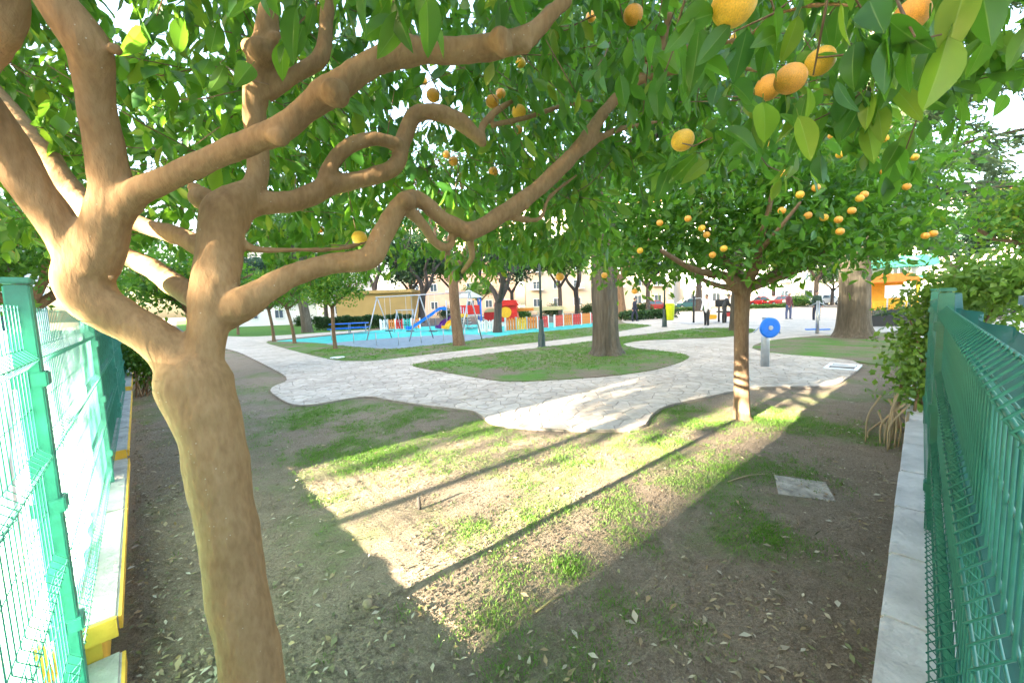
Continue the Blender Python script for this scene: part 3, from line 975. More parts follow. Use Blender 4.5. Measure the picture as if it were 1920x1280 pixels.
    zt = 3.75 - .16 * ((cx + .6) ** 2) / 2.0 - .12 * (cy - 2.2) ** 2 / 1.5
    rr = ((cx + .7) / 2.75) ** 2 + ((cy - 2.1) / 2.35) ** 2
    ok = (C[:, 2] > zb) & (C[:, 2] < zt) & (rr < 1) & (hole > -.32)
    dist = np.linalg.norm(C - np.array(CAMP), axis=1)
    ok &= dist > .80
    ok &= ~((cx < .25) & (cy < 1.55) & (C[:, 2] < 1.65 + cy * .80))
    # keep the space in front of the limbs open, as pruned
    px, py, pd = proj_np(C)
    for i in np.where(ok)[0]:
        q = (np.hypot(lx - px[i], ly - py[i]) < lw + 55 / pd[i]) & (ld > pd[i] - .12) & (lw > 9)
        if q.any() and random.random() < .93: ok[i] = False
    C = C[ok]
    hand = []
    for (x, y, D) in [(1265, 60, .78), (1345, 60, .74), (1300, 120, .9), (1495, 160, .76), (1540, 60, .8), (1620, 60, .74), (1660, 90, .72), (1580, 110, .8), (1700, 40, .7), (1750, 20, .72), (1420, 40, .9), (1480, 90, .9), (1310, 270, 1.15), (1290, 290, 1.2),
                      (575, 30, .95), (545, 10, .95), (470, 150, 1.15), (1600, 190, 1.1), (1640, 140, 1.0), (1770, 60, .9), (1130, 110, 1.3), (1170, 160, 1.4), (1060, 140, 1.5), (1210, 90, 1.2), (640, 460, 1.3), (1410, 200, 1.2), (1560, 210, 1.15), (1500, 230, 1.3), (1460, 60, .95), (1380, 170, 1.1), (1240, 160, 1.2), (1905, 20, .8), (80, 240, 1.25), (110, 220, 1.3)]:
        hand.append(at(x, y, D)[:])
    nh = len(hand)
    C = np.vstack([C, np.array(hand)])
    per = 12
    nC = len(C); N = nC * per
    tw = rand_dirs(nC); tw[:, 2] = tw[:, 2] * .4 - .35; tw = unit(tw)           # twig axis, drooping
    k = np.tile(np.arange(per), nC) / per
    twr = np.repeat(tw, per, 0)
    sc = np.repeat(np.where(np.arange(nC) >= nC - nh, .35, 1.0), per)
    P = np.repeat(C, per, 0) + twr * ((k - .3) * .34 * sc)[:, None] + RNG.normal(size=(N, 3)) * .022
    d = rand_dirs(N) * .75 + twr * .6; d[:, 2] -= .8
    nn = rand_dirs(N) * .7; nn[:, 2] += .6
    L = RNG.uniform(.062, .118, N)
    keep = np.ones(N, bool); keep[-nh * per:] = RNG.random(nh * per) < .42
    keep &= np.linalg.norm(P - np.array(CAMP), axis=1) > .72
    qx, qy, qd = proj_np(P + unit(d) * L[:, None] * .5)
    for i in np.where(keep)[0]:                                                # no leaf inside or right in front of a limb
        q = (np.abs(lx - qx[i]) < lw + 30) & (np.abs(ly - qy[i]) < lw + 30)
        if q.any():
            q &= (np.hypot(lx - qx[i], ly - qy[i]) < lw * .62 + 14 / qd[i]) & (ld > qd[i] - .05) & (lw > 12)
            if q.any() and random.random() < .95: keep[i] = False
    for (x, y, r, kk) in FR:
        keep &= ~((np.hypot(qx - x, qy - y) < r * 1.0 + 22 / qd) & (qd < .036 * FPX / r + .05) & (RNG.random(len(qx)) < (.9 if r < 25 else .75)))
    P, d, nn, L, qx, qy, qd = P[keep], d[keep], nn[keep], L[keep], qx[keep], qy[keep], qd[keep]
    Wd = L * RNG.uniform(.42, .55, len(L))
    view = (qx > -20) & (qx < 1940) & (qy > -20) & (qy < 1300)
    score = np.where(view, L / qd, 0)
    big = np.argsort(-score)[:300]
    rest = np.ones(len(P), bool); rest[big] = False
    b0 = np.array(base)
    o = link(bpy.data.objects.new('crown', leaf_mesh('crown', P[rest] - b0, d[rest], nn[rest], L[rest], Wd[rest], M['leaf'])), root)
    tag(o, kind='stuff')
    # single leaves: finer blades with a fold, a curl and a stalk, a few shapes shared
    protos = []
    for q in range(5):
        ns = 7
        vs, fs = [], []
        curl = random.uniform(.05, .28); fold = random.uniform(.06, .22); tw_ = random.uniform(-.25, .25)
        for i in range(ns + 1):
            t = i / ns
            w = .5 * (math.sin(math.pi * min(1, t ** .85)) ** .8) * (1 - .25 * t) + (.004 if i in (0, ns) else 0)
            z = -curl * t * t
            ang = tw_ * t
            for sgn in (-1, -.5, -.07, 0, .07, .5, 1):
                wav = .012 * math.sin(9 * t + sgn * 3)
                vs.append((sgn * w * math.cos(ang), t, z + abs(sgn) * w * fold + sgn * w * math.sin(ang) + wav * abs(sgn)))
        for i in range(ns):
            for j in range(6):
                a = i * 7 + j
                fs.append((a, a + 1, a + 8, a + 7))
        m_ = MB().add(vs, fs, 0, True)
        m_.tube([(0, -.16, .03), (0, -.05, .01), (0, .04, .0)], [.012, .014, .01], 5)
        nrib = len(m_.v)
        me_ = m_.mesh('leaf', M['leaf'])
        ra = me_.attributes.new('rib', 'FLOAT', 'POINT')
        ra.data.foreach_set('value', [(.75 if (i_ < (ns + 1) * 7 and i_ % 7 == 3) else 0.0) for i_ in range(nrib)])
        protos.append(me_)
    s_, d_, n_ = leaf_frames(P, d, nn)
    for i in big:
        o = link(bpy.data.objects.new('leaf', protos[i % 5]), root)
        Lm, Wm = L[i], Wd[i]
        o.matrix_local = Matrix(((s_[i][0] * Wm, d_[i][0] * Lm, n_[i][0] * Lm, P[i][0] - base.x), (s_[i][1] * Wm, d_[i][1] * Lm, n_[i][1] * Lm, P[i][1] - base.y), (s_[i][2] * Wm, d_[i][2] * Lm, n_[i][2] * Lm, P[i][2] - base.z), (0, 0, 0, 1)))
    # twigs that carry the clusters
    tb = MB()
    for i in range(0, nC, 2):
        c = Vector(C[i]); ax = Vector(tw[i])
        if i >= nC - nh and i % 2: continue
        pxx, pyy, pdd = proj_np(np.array([c[:]]))
        if pdd[0] > 3.4: continue
        s1 = .35 if i >= nC - nh else 1
        up = c - ax * .28 * s1 + Vector((random.uniform(-.05, .05), random.uniform(-.05, .05), .05)) * s1
        tb.tube([up - base, c - base - ax * .08 * s1, c - base + ax * .2 * s1], [.0016, .0026, .0014], 5)
    tag(tb.build('twigs', M['bark_small'], root), kind='stuff')
    # oranges where the picture shows them
    for (x, y, r, kk) in FR:
        fruit(root, at(x, y, .036 * FPX / r), .036, kk)
    return root


near_tree = build_near_tree()


# ------------------------------------------------------------------ other trees
def fork_tree(mb, base, h, r, forks=3, lean=(0, 0), spread=.5, up=1.0, seed=0, levels=2, flare=1.5):
    """tapered trunk with limbs; returns limb ends"""
    rnd = random.Random(seed)
    top = Vector((lean[0], lean[1], h))
    P = spline([(0, 0, -.1, r * flare), (top.x * .05, top.y * .05, h * .06, r * 1.18), (top.x * .35 + rnd.uniform(-.06, .06) * h * .3, top.y * .4, h * .45, r * .98), (top.x, top.y, h, r * .95)], 5)
    mb.tube([p[:3] for p in P], P[:, 3], 14)
    ends = []

    def grow(p, dirv, ln, rad, lev):
        n1 = p + dirv * ln * .5 + Vector((rnd.uniform(-1, 1), rnd.uniform(-1, 1), rnd.uniform(-.3, .6))) * ln * .12
        n2 = p + dirv * ln + Vector((rnd.uniform(-1, 1), rnd.uniform(-1, 1), rnd.uniform(0, 1))) * ln * .12
        Q = spline([(*(p - dirv * rad), rad * 1.1), (*n1, rad * .85), (*n2, rad * .62)], 4)
        mb.tube([q[:3] for q in Q], Q[:, 3], 10 if rad > .03 else 6)
        ends.append(n2)
        if lev > 0:
            for k in range(2 if rnd.random() < .6 else 3):
                dd = (dirv + Vector((rnd.uniform(-1, 1), rnd.uniform(-1, 1), rnd.uniform(-.2, .7))) * .75).normalized()
                grow(n2, dd, ln * rnd.uniform(.6, .85), rad * .6, lev - 1)

    a0 = rnd.uniform(0, 6.28)
    for k in range(forks):
        a = a0 + 6.283 * k / forks + rnd.uniform(-.4, .4)
        dd = Vector((math.cos(a) * spread, math.sin(a) * spread, up)).normalized()
        grow(top, dd, up_len[0], r * .68, levels)
    return ends


up_len = [1.0]


def small_orange_tree(name, label, p, h, r, rad, ch, nclump, n_fruit, seed, group=None, leafsize=.11, lean=(0, 0), lv=2):
    t = thing(name, label, 'tree', p, 0, group)
    mb = MB()
    up_len[0] = ch * .38
    fork_tree(mb, p, h, r, 4, lean, .9, .8, seed, lv, 1.6)
    mb.build('trunk', M['bark_small'], t)
    rnd = random.Random(seed + 5)
    ells = [((lean[0], lean[1], h + ch * .55), (rad * .8, rad * .8, ch * .5))]
    for k in range(9):
        a = rnd.uniform(0, 6.28); q = rnd.uniform(.35, .7) * rad
        ells.append(((lean[0] + math.cos(a) * q, lean[1] + math.sin(a) * q, h + ch * rnd.uniform(.3, .75)), (rad * .42, rad * .42, ch * .28)))
    crown('crown', t, ells, nclump, 14, leafsize, M['leaf'], .16, .4, .5, True, .55, .7)
    for k in range(n_fruit):
        e = ells[rnd.randrange(len(ells))]
        dv = Vector((rnd.uniform(-1, 1), rnd.uniform(-1, -.1), rnd.uniform(-.8, .6))).normalized()
        q = Vector(e[0]) + Vector((dv.x * e[1][0], dv.y * e[1][1], dv.z * e[1][2])) * .95
        fruit(t, p + q, .042)
    return t


# second orange tree by the path
def build_second_tree():
    p = G(1392, 784)
    t = thing('orange_tree', 'slender orange tree full of fruit beside the blue exercise wheel', 'tree', p)
    D = p.y
    mb = MB()

    def limb(rows):
        pts = []
        for (px, py, dD, w) in rows:
            q = at(px, py, D + dD); pts.append((q.x - p.x, q.y - p.y, q.z, w / 2 / FPX * D))
        P = spline(pts, 6)
        mb.tube([x[:3] for x in P], P[:, 3], 12)
        mb.ball(P[0][:3], P[0][3] * .99, 10, 6); mb.ball(P[-1][:3], P[-1][3] * .99, 8, 6)
    limb([(1393, 792, 0, 40), (1391, 775, 0, 30), (1390, 700, 0, 26), (1390, 620, 0, 25), (1392, 560, 0, 27), (1393, 530, 0, 34)])
    limb([(1392, 545, 0, 30), (1360, 518, -.1, 17), (1325, 512, -.3, 13), (1290, 500, -.5, 10), (1240, 470, -.8, 7)])
    limb([(1395, 540, 0, 26), (1432, 530, .1, 17), (1470, 517, 0, 14), (1510, 500, -.2, 11), (1550, 470, -.4, 8)])
    limb([(1385, 535, 0, 24), (1372, 505, .1, 18), (1345, 470, .2, 13), (1320, 420, .3, 9), (1290, 380, .2, 6)])
    limb([(1398, 530, 0, 22), (1418, 500, -.3, 15), (1425, 455, -.5, 12), (1440, 400, -.7, 9), (1450, 350, -.8, 6)])
    limb([(1410, 535, .1, 18), (1460, 505, .5, 13), (1468, 470, .8, 11), (1500, 420, 1.0, 8)])
    limb([(1380, 540, .2, 18), (1345, 535, .6, 12), (1300, 515, 1.0, 10), (1250, 480, 1.4, 7)])
    limb([(1470, 517, 0, 11), (1500, 470, .2, 8), (1540, 420, .3, 7), (1590, 380, .2, 5)])
    limb([(1425, 470, -.5, 9), (1460, 430, -.9, 7), (1500, 380, -1.1, 5)])
    tr = mb.build('trunk', M['bark_small'], t)
    solid_remesh(tr, .014, 3)
    ells = []
    for (x, y, dD, rx, rz) in [(1400, 400, 0, 1.3, .8), (1250, 420, .1, .9, .65), (1150, 440, .5, .7, .6), (1560, 380, 0, 1.0, .75), (1680, 390, .2, .85, .6), (1480, 300, 0, 1.1, .7), (1330, 310, .4, 1.0, .7), (1600, 290, .5, .95, .65), (1720, 310, .6, .75, .6), (1430, 460, -.3, 1.0, .4), (1620, 450, -.2, .8, .35), (1230, 490, .2, .65, .35), (1180, 360, .8, .8, .7), (1740, 420, .3, .5, .4), (1520, 460, -.5, .7, .35)]:
        q = at(x, y, D + dD)
        ells.append(((q.x - p.x, q.y - p.y, q.z), (rx, rx, rz)))
    crown('crown', t, ells, 1150, 13, .105, M['leaf'], .17, .45, .5, False, .6, .75)
    for (x, y) in [(1325, 440), (1357, 466), (1336, 478), (1237, 418), (1466, 395), (1530, 352), (1538, 323), (1572, 412), (1597, 395), (1575, 434), (1515, 404), (1658, 322), (1612, 372), (1735, 442), (1750, 438), (1560, 255), (1575, 290), (1660, 260), (1468, 325), (1715, 295), (1190, 546), (1200, 470), (1316, 428), (1436, 270), (1620, 365), (1500, 365), (1290, 410), (1545, 408), (1700, 350), (1640, 300)]:
        v = ray(x, y); best = None
        for (c, r) in ells:
            o_ = Vector(((CAMP.x - p.x - c[0]) / r[0], (CAMP.y - p.y - c[1]) / r[1], (CAMP.z - c[2]) / r[2])); w = Vector((v.x / r[0], v.y / r[1], v.z / r[2]))
            A_, B_, C_ = w.dot(w), 2 * o_.dot(w), o_.dot(o_) - 1
            dq = B_ * B_ - 4 * A_ * C_
            if dq > 0:
                h_ = (-B_ - math.sqrt(dq)) / (2 * A_)
                if best is None or h_ < best: best = h_
        dist_ = best if best else p.y / v.y
        fruit(t, CAMP + v * (dist_ + random.uniform(-.02, .06)), .038)
    return t


second_tree = build_second_tree()

ROW = 'young orange trees in a row by the playground'
small_orange_tree('orange_tree', 'young orange tree nearest the white disc, in the row by the playground', G(629, 656), 1.75, .075, 1.75, 1.9, 420, 3, 21, ROW, .13)
small_orange_tree('orange_tree', 'leaning young orange tree between two others in the row left of the playground', G(553, 645), 1.8, .08, 1.9, 1.9, 380, 0, 22, ROW, .14, (-.25, 0))
small_orange_tree('orange_tree', 'young orange tree at the path corner beyond the leaning one', G(514, 640), 1.8, .08, 1.9, 1.9, 360, 0, 23, ROW, .15, (-.15, 0))
small_orange_tree('orange_tree', 'far young orange tree half hidden by the thick front trunk', G(447, 628), 1.8, .09, 2.0, 2.0, 320, 0, 24, ROW, .17)
q = at(25, 470, 5.0); small_orange_tree('orange_tree', 'orange tree with fruit standing outside the left fence', Vector((q.x, q.y, 0)), 1.75, .10, 1.6, 1.45, 560, 24, 25, 'orange trees outside the fences', .10)
q = LP(9.5, -1.2); small_orange_tree('orange_tree', 'dark orange tree inside the left fence behind the thick front trunk', Vector((q.x, q.y, 0)), 1.7, .10, 1.8, 1.9, 620, 0, 26, None, .12)
q = at(1935, 480, 7.2); small_orange_tree('orange_tree', 'dark orange tree with fruit standing outside the right fence', Vector((q.x + .9, q.y, 0)), 1.8, .11, 1.7, 1.9, 620, 14, 27, 'orange trees outside the fences', .115)


def park_tree(label, p, h, r, forks, lean, spread, seed, limb_len, ells, nclump, leafsize, bark='bark_grey', leaf='leaf_far', name='park_tree', levels=3, spread_leaf=.45, flare=1.5):
    t = thing(name, label, 'tree', p)
    mb = MB()
    up_len[0] = limb_len
    ends = fork_tree(mb, p, h, r, forks, lean, spread, 1.0, seed, levels, flare)
    mb.build('trunk', M[bark], t)
    if ells == 'ends':
        rnd = random.Random(seed)
        ells = [((e.x, e.y, e.z + .3), (limb_len * .55, limb_len * .55, limb_len * .4)) for e in ends if rnd.random() < .8 and e.z > h + limb_len * .8]
    crown('crown', t, ells, nclump, 10, leafsize, M[leaf], spread_leaf, .3, .55, True, .6, .7)
    return t


# thick old trunk on the island
def old_trunk():
    p = G(1137, 668)
    t = thing('old_tree', 'old tree with thick furrowed trunk flaring on the grass island', 'tree', p)
    D = p.y
    mb = MB()
    hs = [(-.1, .62), (.05, .52), (.2, .43), (.45, .38), (1.0, .355), (1.8, .35), (2.8, .34), (3.8, .36), (4.6, .40)]
    rings = []
    n = 40
    P = spline(hs, 4)
    vs = []
    for (z, r) in P:
        for k in range(n):
            a = 6.2832 * k / n
            root = max(0, 1 - z / .5) * .16 * (math.sin(a * 5 + .7) + .5 * math.sin(a * 8))
            fur = .022 * math.sin(a * 11 + z * .5) + .014 * math.sin(a * 19 - z * .8) + .03 * mnoise.noise(Vector((math.cos(a) * 2, math.sin(a) * 2, z * .8)))
            rr = r + root * r + fur
            vs.append((math.cos(a) * rr - .03 * z * .4, math.sin(a) * rr, z))
    fs = []
    for i in range(len(P) - 1):
        for k in range(n):
            fs.append((i * n + k, i * n + (k + 1) % n, (i + 1) * n + (k + 1) % n, (i + 1) * n + k))
    mb.add(vs, fs, 0, True)
    rnd = random.Random(3)
    ends = []
    for k in range(5):
        a = k * 1.256 + .3
        e = Vector((math.cos(a) * 2.2, math.sin(a) * 2.2, 7.4 + rnd.uniform(-.6, .8)))
        Q = spline([(0, 0, 4.3, .26), (e.x * .4, e.y * .4, 5.4, .19), (e.x, e.y, e.z, .10), (e.x * 1.5, e.y * 1.5, e.z + 1.4, .05)], 5)
        mb.tube([q[:3] for q in Q], Q[:, 3], 10)
        ends.append(e)
    mb.build('trunk', M['bark_grey'], t)
    ells = [((0, 0, 8.5), (3.0, 3.0, 1.8))] + [((e.x * 1.3, e.y * 1.3, e.z + rnd.uniform(-.5, 1.2)), (1.5, 1.5, 1.0)) for e in ends]
    crown('crown', t, ells, 900, 10, .24, M['leaf_far'], .4, .3, .55, True, .6, .7)


old_trunk()
park_tree('slim leaning tree with a brown trunk on the grass beside the playground', G(861, 649), 3.1, .21, 3, (-.12, 0), .75, 31, 1.6, 'ends', 260, .17, 'bark_small')
park_tree('dark forked tree dividing low into a wide V behind the playground fence', G(933, 624), 1.75, .24, 3, (.1, 0), .75, 35, 1.9, 'ends', 420, .2, 'bark_dark')
park_tree('grey tree with a broad straight trunk on the far left lawn', G(577, 624), 3.2, .36, 3, (-.3, 0), .6, 33, 2.0, 'ends', 480, .24, 'bark_grey')
park_tree('thin dark tree behind the hedge near the ochre hall', G(716, 606), 3.4, .30, 3, (-.6, 0), .5, 34, 2.6, 'ends', 420, .26, 'bark_dark', 'leaf_teal')
park_tree('dark many limbed tree standing behind the blue slide', G(790, 605), 3.0, .34, 4, (.3, 0), .6, 37, 2.6, 'ends', 460, .26, 'bark_dark', 'leaf_far')
park_tree('dark forked tree behind the red panels of the playground fence', G(1083, 588), 3.2, .34, 3, (-.2, 0), .6, 38, 3.0, 'ends', 480, .3, 'bark_dark', 'leaf_far')
park_tree('slender far tree between the lamp post and the forked dark tree', G(994, 584), 6.0, .26, 3, (.2, 0), .4, 39, 2.6, 'ends', 380, .34, 'bark_dark', 'leaf_teal')
park_tree('grey trunked tree right behind the slender orange tree', G(1379, 622), 3.6, .24, 3, (.1, 0), .6, 40, 2.2, 'ends', 420, .22, 'bark_grey')
park_tree('brown trunked tree in the shrub bed behind the old thick trunk', G(1168, 599), 3.0, .32, 3, (-.3, 0), .7, 41, 2.4, 'ends', 420, .26, 'bark_small')
park_tree('far straight tree behind the black exercise station', G(1310, 584), 4.6, .34, 3, (0, 0), .55, 42, 2.8, 'ends', 420, .32, 'bark_dark', 'leaf_teal')
park_tree('leafy far tree left of the ochre hall', G(500, 603), 3.5, .3, 4, (0, 0), .7, 43, 2.6, 'ends', 520, .32, 'bark_dark', 'leaf_teal')
park_tree('leafy far tree behind the parked red cars', G(1450, 573), 3.6, .3, 4, (0, 0), .7, 44, 2.4, 'ends', 460, .34, 'bark_dark', 'leaf_far')
for i, (px, py, lab) in enumerate([(900, 590, 'round green tree far behind the red playhouse'), (1010, 580, 'round green tree far behind the playground fence'), (1130, 580, 'round green tree far behind the old thick trunk'), (1350, 572, 'round green tree in the car park behind the exercise area'), (1560, 572, 'round green tree in the car park left of the kiosk'), (655, 590, 'round tree behind the ochre hall'), (1230, 574, 'round green tree far behind the lime litter bin')]):
    park_tree(lab, G(px, py), 1.9, .2, 4, (0, 0), .9, 60 + i, 1.3, 'ends', 260, .3, 'bark_dark', ['leaf_far', 'leaf_teal'][i % 2], 'park_tree', 2, .4)


for i, (px, D, h, lab) in enumerate([(470, 52, 3.4, 'far bluish tree left of the white hall'), (610, 47, 3.0, 'far tree in front of the white block'), (770, 46, 3.2, 'far tree right of the ochre hall'), (850, 52, 3.6, 'far tree between the slide and the slim brown trunk'), (960, 50, 3.0, 'far tree straight behind the red playhouse'),
                                     (1050, 48, 3.4, 'far bluish tree behind the lamp post'), (1215, 46, 3.0, 'far tree right of the old thick trunk'), (1400, 50, 3.2, 'far tree behind the white van'), (1530, 47, 3.0, 'far tree behind the exercise pedals'), (1660, 40, 3.4, 'far tree behind the green awning'), (1790, 36, 3.2, 'far tree right of the green awning')]):
    q = at(px, 560, D)
    park_tree(lab, Vector((q.x, q.y, 0)), h, .24, 4, (0, 0), .8, 90 + i, 2.2, 'ends', 800, .40, 'bark_dark', ['leaf_teal', 'leaf_far'][i % 2], 'park_tree', 2, .5)


# cedar with hanging layered boughs
def cedar():
    p = G(1600, 633)
    t = thing('cedar_tree', 'tall cedar with pale grey trunk and feathery hanging boughs', 'tree', p)
    mb = MB()
    P = spline([(0, 0, -.1, .78), (0, 0, .15, .62), (-.02, 0, .6, .5), (-.03, 0, 1.6, .46), (-.08, 0, 3.2, .44), (-.1, 0, 6, .36), (0, 0, 11, .2), (0, 0, 15, .06)], 6)
    mb.tube([q[:3] for q in P], [q[3] * (1 + .08 * mnoise.noise(Vector(q[:3]) * 2)) for q in P], 20)
    rnd = random.Random(8)
    PP, DD, LL = [], [], []
    for k in range(58):
        z = 3.6 + 10.5 * (k / 58) + rnd.uniform(-.3, .3)
        a = k * 2.399 + rnd.uniform(-.3, .3)
        ln = (7.0 - .34 * (z - 3)) * rnd.uniform(.7, 1.1)
        dv = Vector((math.cos(a), math.sin(a), 0))
        pts = [Vector((0, 0, z)), dv * ln * .35 + Vector((0, 0, z + .5)), dv * ln * .7 + Vector((0, 0, z + .35)), dv * ln + Vector((0, 0, z - .35))]
        Q = spline([(*pts[0], .09), (*pts[1], .06), (*pts[2], .035), (*pts[3], .012)], 5)
        mb.tube([q[:3] for q in Q], Q[:, 3], 6)
        side = Vector((-dv.y, dv.x, 0))
        for j in range(140):
            u = rnd.uniform(.15, 1.0)
            i = min(len(Q) - 1, int(u * (len(Q) - 1)))
            c = Vector(Q[i][:3]) + side * rnd.gauss(0, .55 * (1.15 - u)) + Vector((0, 0, rnd.uniform(-.25, .08)))
            sd_ = (dv * rnd.uniform(.1, 1) + side * rnd.uniform(-1, 1) + Vector((0, 0, rnd.uniform(-.7, .0)))).normalized()
            for s in range(12):
                PP.append((c + sd_ * s * .045)[:]); DD.append((sd_ + Vector((rnd.gauss(0, .7), rnd.gauss(0, .7), rnd.gauss(-.2, .5))))[:]); LL.append(rnd.uniform(.12, .26))
    mb.build('trunk', M['bark_grey'], t)
    PP, DD, LL = np.array(PP), np.array(DD), np.array(LL)
    o = link(bpy.data.objects.new('crown', leaf_mesh('crown', PP, DD, rand_dirs(len(PP)), LL, LL * .26, M['needle'], True)), t)
    tag(o, kind='stuff')


cedar()


# unseen trees and blocks behind the camera, added and shaped to shade the ground
def su(t, u):
    return SDIR * t + SNRM * u


def unseen_shade_tree(label, t_, u_, zlo, zhi, rad, seed):
    p = su(t_, u_); p.z = 0
    t = thing('unseen_shade_tree', label, 'tree', p, 0, 'unseen trees added for shade behind the fence')
    mb = MB(); up_len[0] = 2.2
    fork_tree(mb, p, zlo - .1, .075, 4, (0, 0), .8, 1, seed, 2)
    mb.build('trunk', M['bark_dark'], t)
    ells = [((0, 0, (zlo + zhi) / 2), (rad, rad, (zhi - zlo) / 2))]
    for a in np.arange(0, 6.2, .9):
        ells.append(((math.cos(a) * rad * .6, math.sin(a) * rad * .6, zlo + (zhi - zlo) * (.35 + .3 * math.sin(a * 3))), (rad * .5, rad * .5, (zhi - zlo) * .33)))
    crown('crown', t, ells, 900, 10, .3, M['leaf_far'], .3, .3, .55, True, .5, .7)


unseen_shade_tree('unseen tall tree added outside the left fence to shade the park', -11, 3.15, 5.25, 9.2, 2.8, 71)

unseen_shade_tree('unseen taller tree added behind the other one to close the sun gap', -26, 3.1, 9.5, 21.0, 3.6, 72)

# ------------------------------------------------------------------ buildings
def window_proto(w, h, mwall):
    b = MB()
    b.box((0, -.02, 0), (w + .16, .10, .08), mi=1) if False else None
    fw = .07
    for sx in (-1, 1): b.box((sx * (w / 2), 0, 0), (fw, .14, h + fw), mi=1)
    for sz in (-1, 1): b.box((0, 0, sz * h / 2), (w - fw, .138, fw), mi=1)
    b.box((0, .004, 0), (.05, .12, h - fw), mi=1)
    b.box((0, .03, 0), (w - fw, .05, h - fw), mi=0)
    return b.mesh('window', [M['window'], M['white']])


def building(name, label, x, y, w, d, h, wall, floors, cols, rz=0.0, roof='terracotta', balcony=True, awn=None, ww=1.3, wh=1.4):
    """front face centre at x,y looking along -Y before rotation"""
    t = thing(name, label, 'building', (x, y, 0), rz)
    MB().box((0, d / 2, h / 2), (w, d, h)).build('wall', M[wall], t)
    MB().box((0, d / 2, h + .15), (w + .5, d + .5, .3)).build('roof', M[roof], t)
    wm = window_proto(ww, wh, wall)
    fh = h / floors
    bm_ = MB().box((0, -.55, 0), (ww + 1.0, 1.1, .14)).mesh('balcony', M['white'])
    rm = MB()
    for k in range(9): rm.box((-(ww + .9) / 2 + (ww + .9) * k / 8, -1.06, .52), (.04, .04, .9))
    rm.box((0, -1.06, 1.0), (ww + 1.0, .05, .05))
    rmm = rm.mesh('railing', M['steel'])
    for f in range(floors):
        for c in range(cols):
            xx = -w / 2 + w * (c + .5) / cols
            o = link(bpy.data.objects.new('window', wm), t); o.location = (xx, -.03, fh * f + fh * .55)
            if balcony and f > 0 and c % 2 == 0:
                o = link(bpy.data.objects.new('balcony', bm_), t); o.location = (xx, 0, fh * f + fh * .55 - wh / 2 - .12)
                r_ = link(bpy.data.objects.new('railing', rmm), o)
    return t


building('apartment_building', 'long cream apartment block far behind the playground fence', 16, 74, 26, 10, 19, 'cream', 6, 7, 0)
building('apartment_building', 'pale pink apartment block far behind the swings', -9.5, 78, 21, 10, 17, 'pink', 5, 6, .05)
building('apartment_building', 'white apartment block far behind the left lawn', -40, 72, 30, 10, 15, 'off_white', 5, 7, .25, 'concrete')
building('apartment_building', 'broad white block far behind the car park and the exercise area', 47, 72, 30, 10, 15, 'off_white', 5, 8, -.2, 'concrete')
building('apartment_building', 'cream block far right seen behind the cedar boughs', 84, 62, 34, 10, 17, 'cream', 5, 8, -.55)
p = at(700, 570, 41)
building('hall', 'low ochre hall with flat roof behind the dark hedge', p.x, 41, 7.6, 5, 3.2, 'ochre', 1, 0, .0, 'ochre', False, ww=.9, wh=.9)
p = at(500, 590, 50)
building('hall', 'low white hall behind the far left lawn', p.x, 50, 12, 5, 2.6, 'white', 1, 4, .1, 'concrete', False, ww=1.0, wh=1.0)
building('apartment_building', 'grey white building seen above the left fence', -37, 19, 20, 8, 8.5, 'white', 3, 7, .95, 'concrete', False)
# unseen street blocks behind the viewer, height and gap set to shade the park
for (u0, u1, h, lab) in [(-90, 1.6, 34, 'unseen street block behind the right fence, sized to shade the park'), (4.55, 95, 34, 'unseen street block across from the left fence, sized to shade the park')]:
    c = su(-50, (u0 + u1) / 2)
    building('apartment_building', lab, c.x, c.y, u1 - u0, 8, h, 'cream', 10, 14, math.pi - math.radians(SUN_AZ), 'terracotta', False)

# pavilion with the green awning and orange kiosk
p = at(1672, 500, 31)
t = thing('pavilion', 'white pavilion under a green awning roof behind the orange kiosk', 'building', (p.x, 31, 0), -.45)
for sx in (-1, 1):
    for sy in (-1, 1): MB().box((sx * 1.9, sy * 1.2, 1.7), (.14, .14, 3.4)).build('post', M['white'], t)
MB().box((0, 1.15, 2.95), (3.7, .1, .9)).build('wall', M['white'], t)
MB().side_prism([(-2.2, 3.4), (2.2, 3.4), (1.9, 4.15), (-1.9, 4.15)], -1.6, 1.6).build('roof', M['green_roof'], t)
MB().box((0, -1.3, 2.6), (3.9, .08, .22)).build('valance', M['green_roof'], t)
for k in range(11):
    MB().box((-1.7 + .34 * k, -1.24, 3.05), (.05, .05, .6)).build('slat', M['white'], t)

p = G(1655, 592)
t = thing('kiosk', 'orange wooden play kiosk with railings right of the cedar trunk', 'kiosk', p, -.4)
for sx in (-1, 1):
    for sy in (-1, 1): MB().box((sx * 1.3, sy * 1.0, 1.1), (.14, .14, 2.2)).build('post', M['yellow'], t)
MB().box((0, .98, 1.2), (2.5, .06, 2.0)).build('wall', M['yellow'], t)
MB().side_prism([(-1.6, 2.2), (1.6, 2.2), (.9, 2.75), (-.9, 2.75)], -1.2, 1.2).build('roof', M['orange'], t)
MB().box((0, -1.0, .95), (2.5, .07, .08)).build('rail', M['yellow'], t)
for k in range(9): MB().box((-1.1 + .27 * k, -1.0, .5), (.06, .05, .84)).build('baluster', M['yellow'], t)
MB().box((0, 0, .08), (2.7, 2.1, .12)).build('deck', M['orange'], t)
t = thing('notice_board', 'white notice board in front of the orange kiosk', 'sign', G(1682, 596), -.4)
for sx in (-.5, .5): MB().box((sx, 0, .8), (.06, .06, 1.6)).build('post', M['steel'], t)
MB().box((0, -.02, 1.6), (1.3, .06, .75), bev=.01).build('panel', M['white'], t)

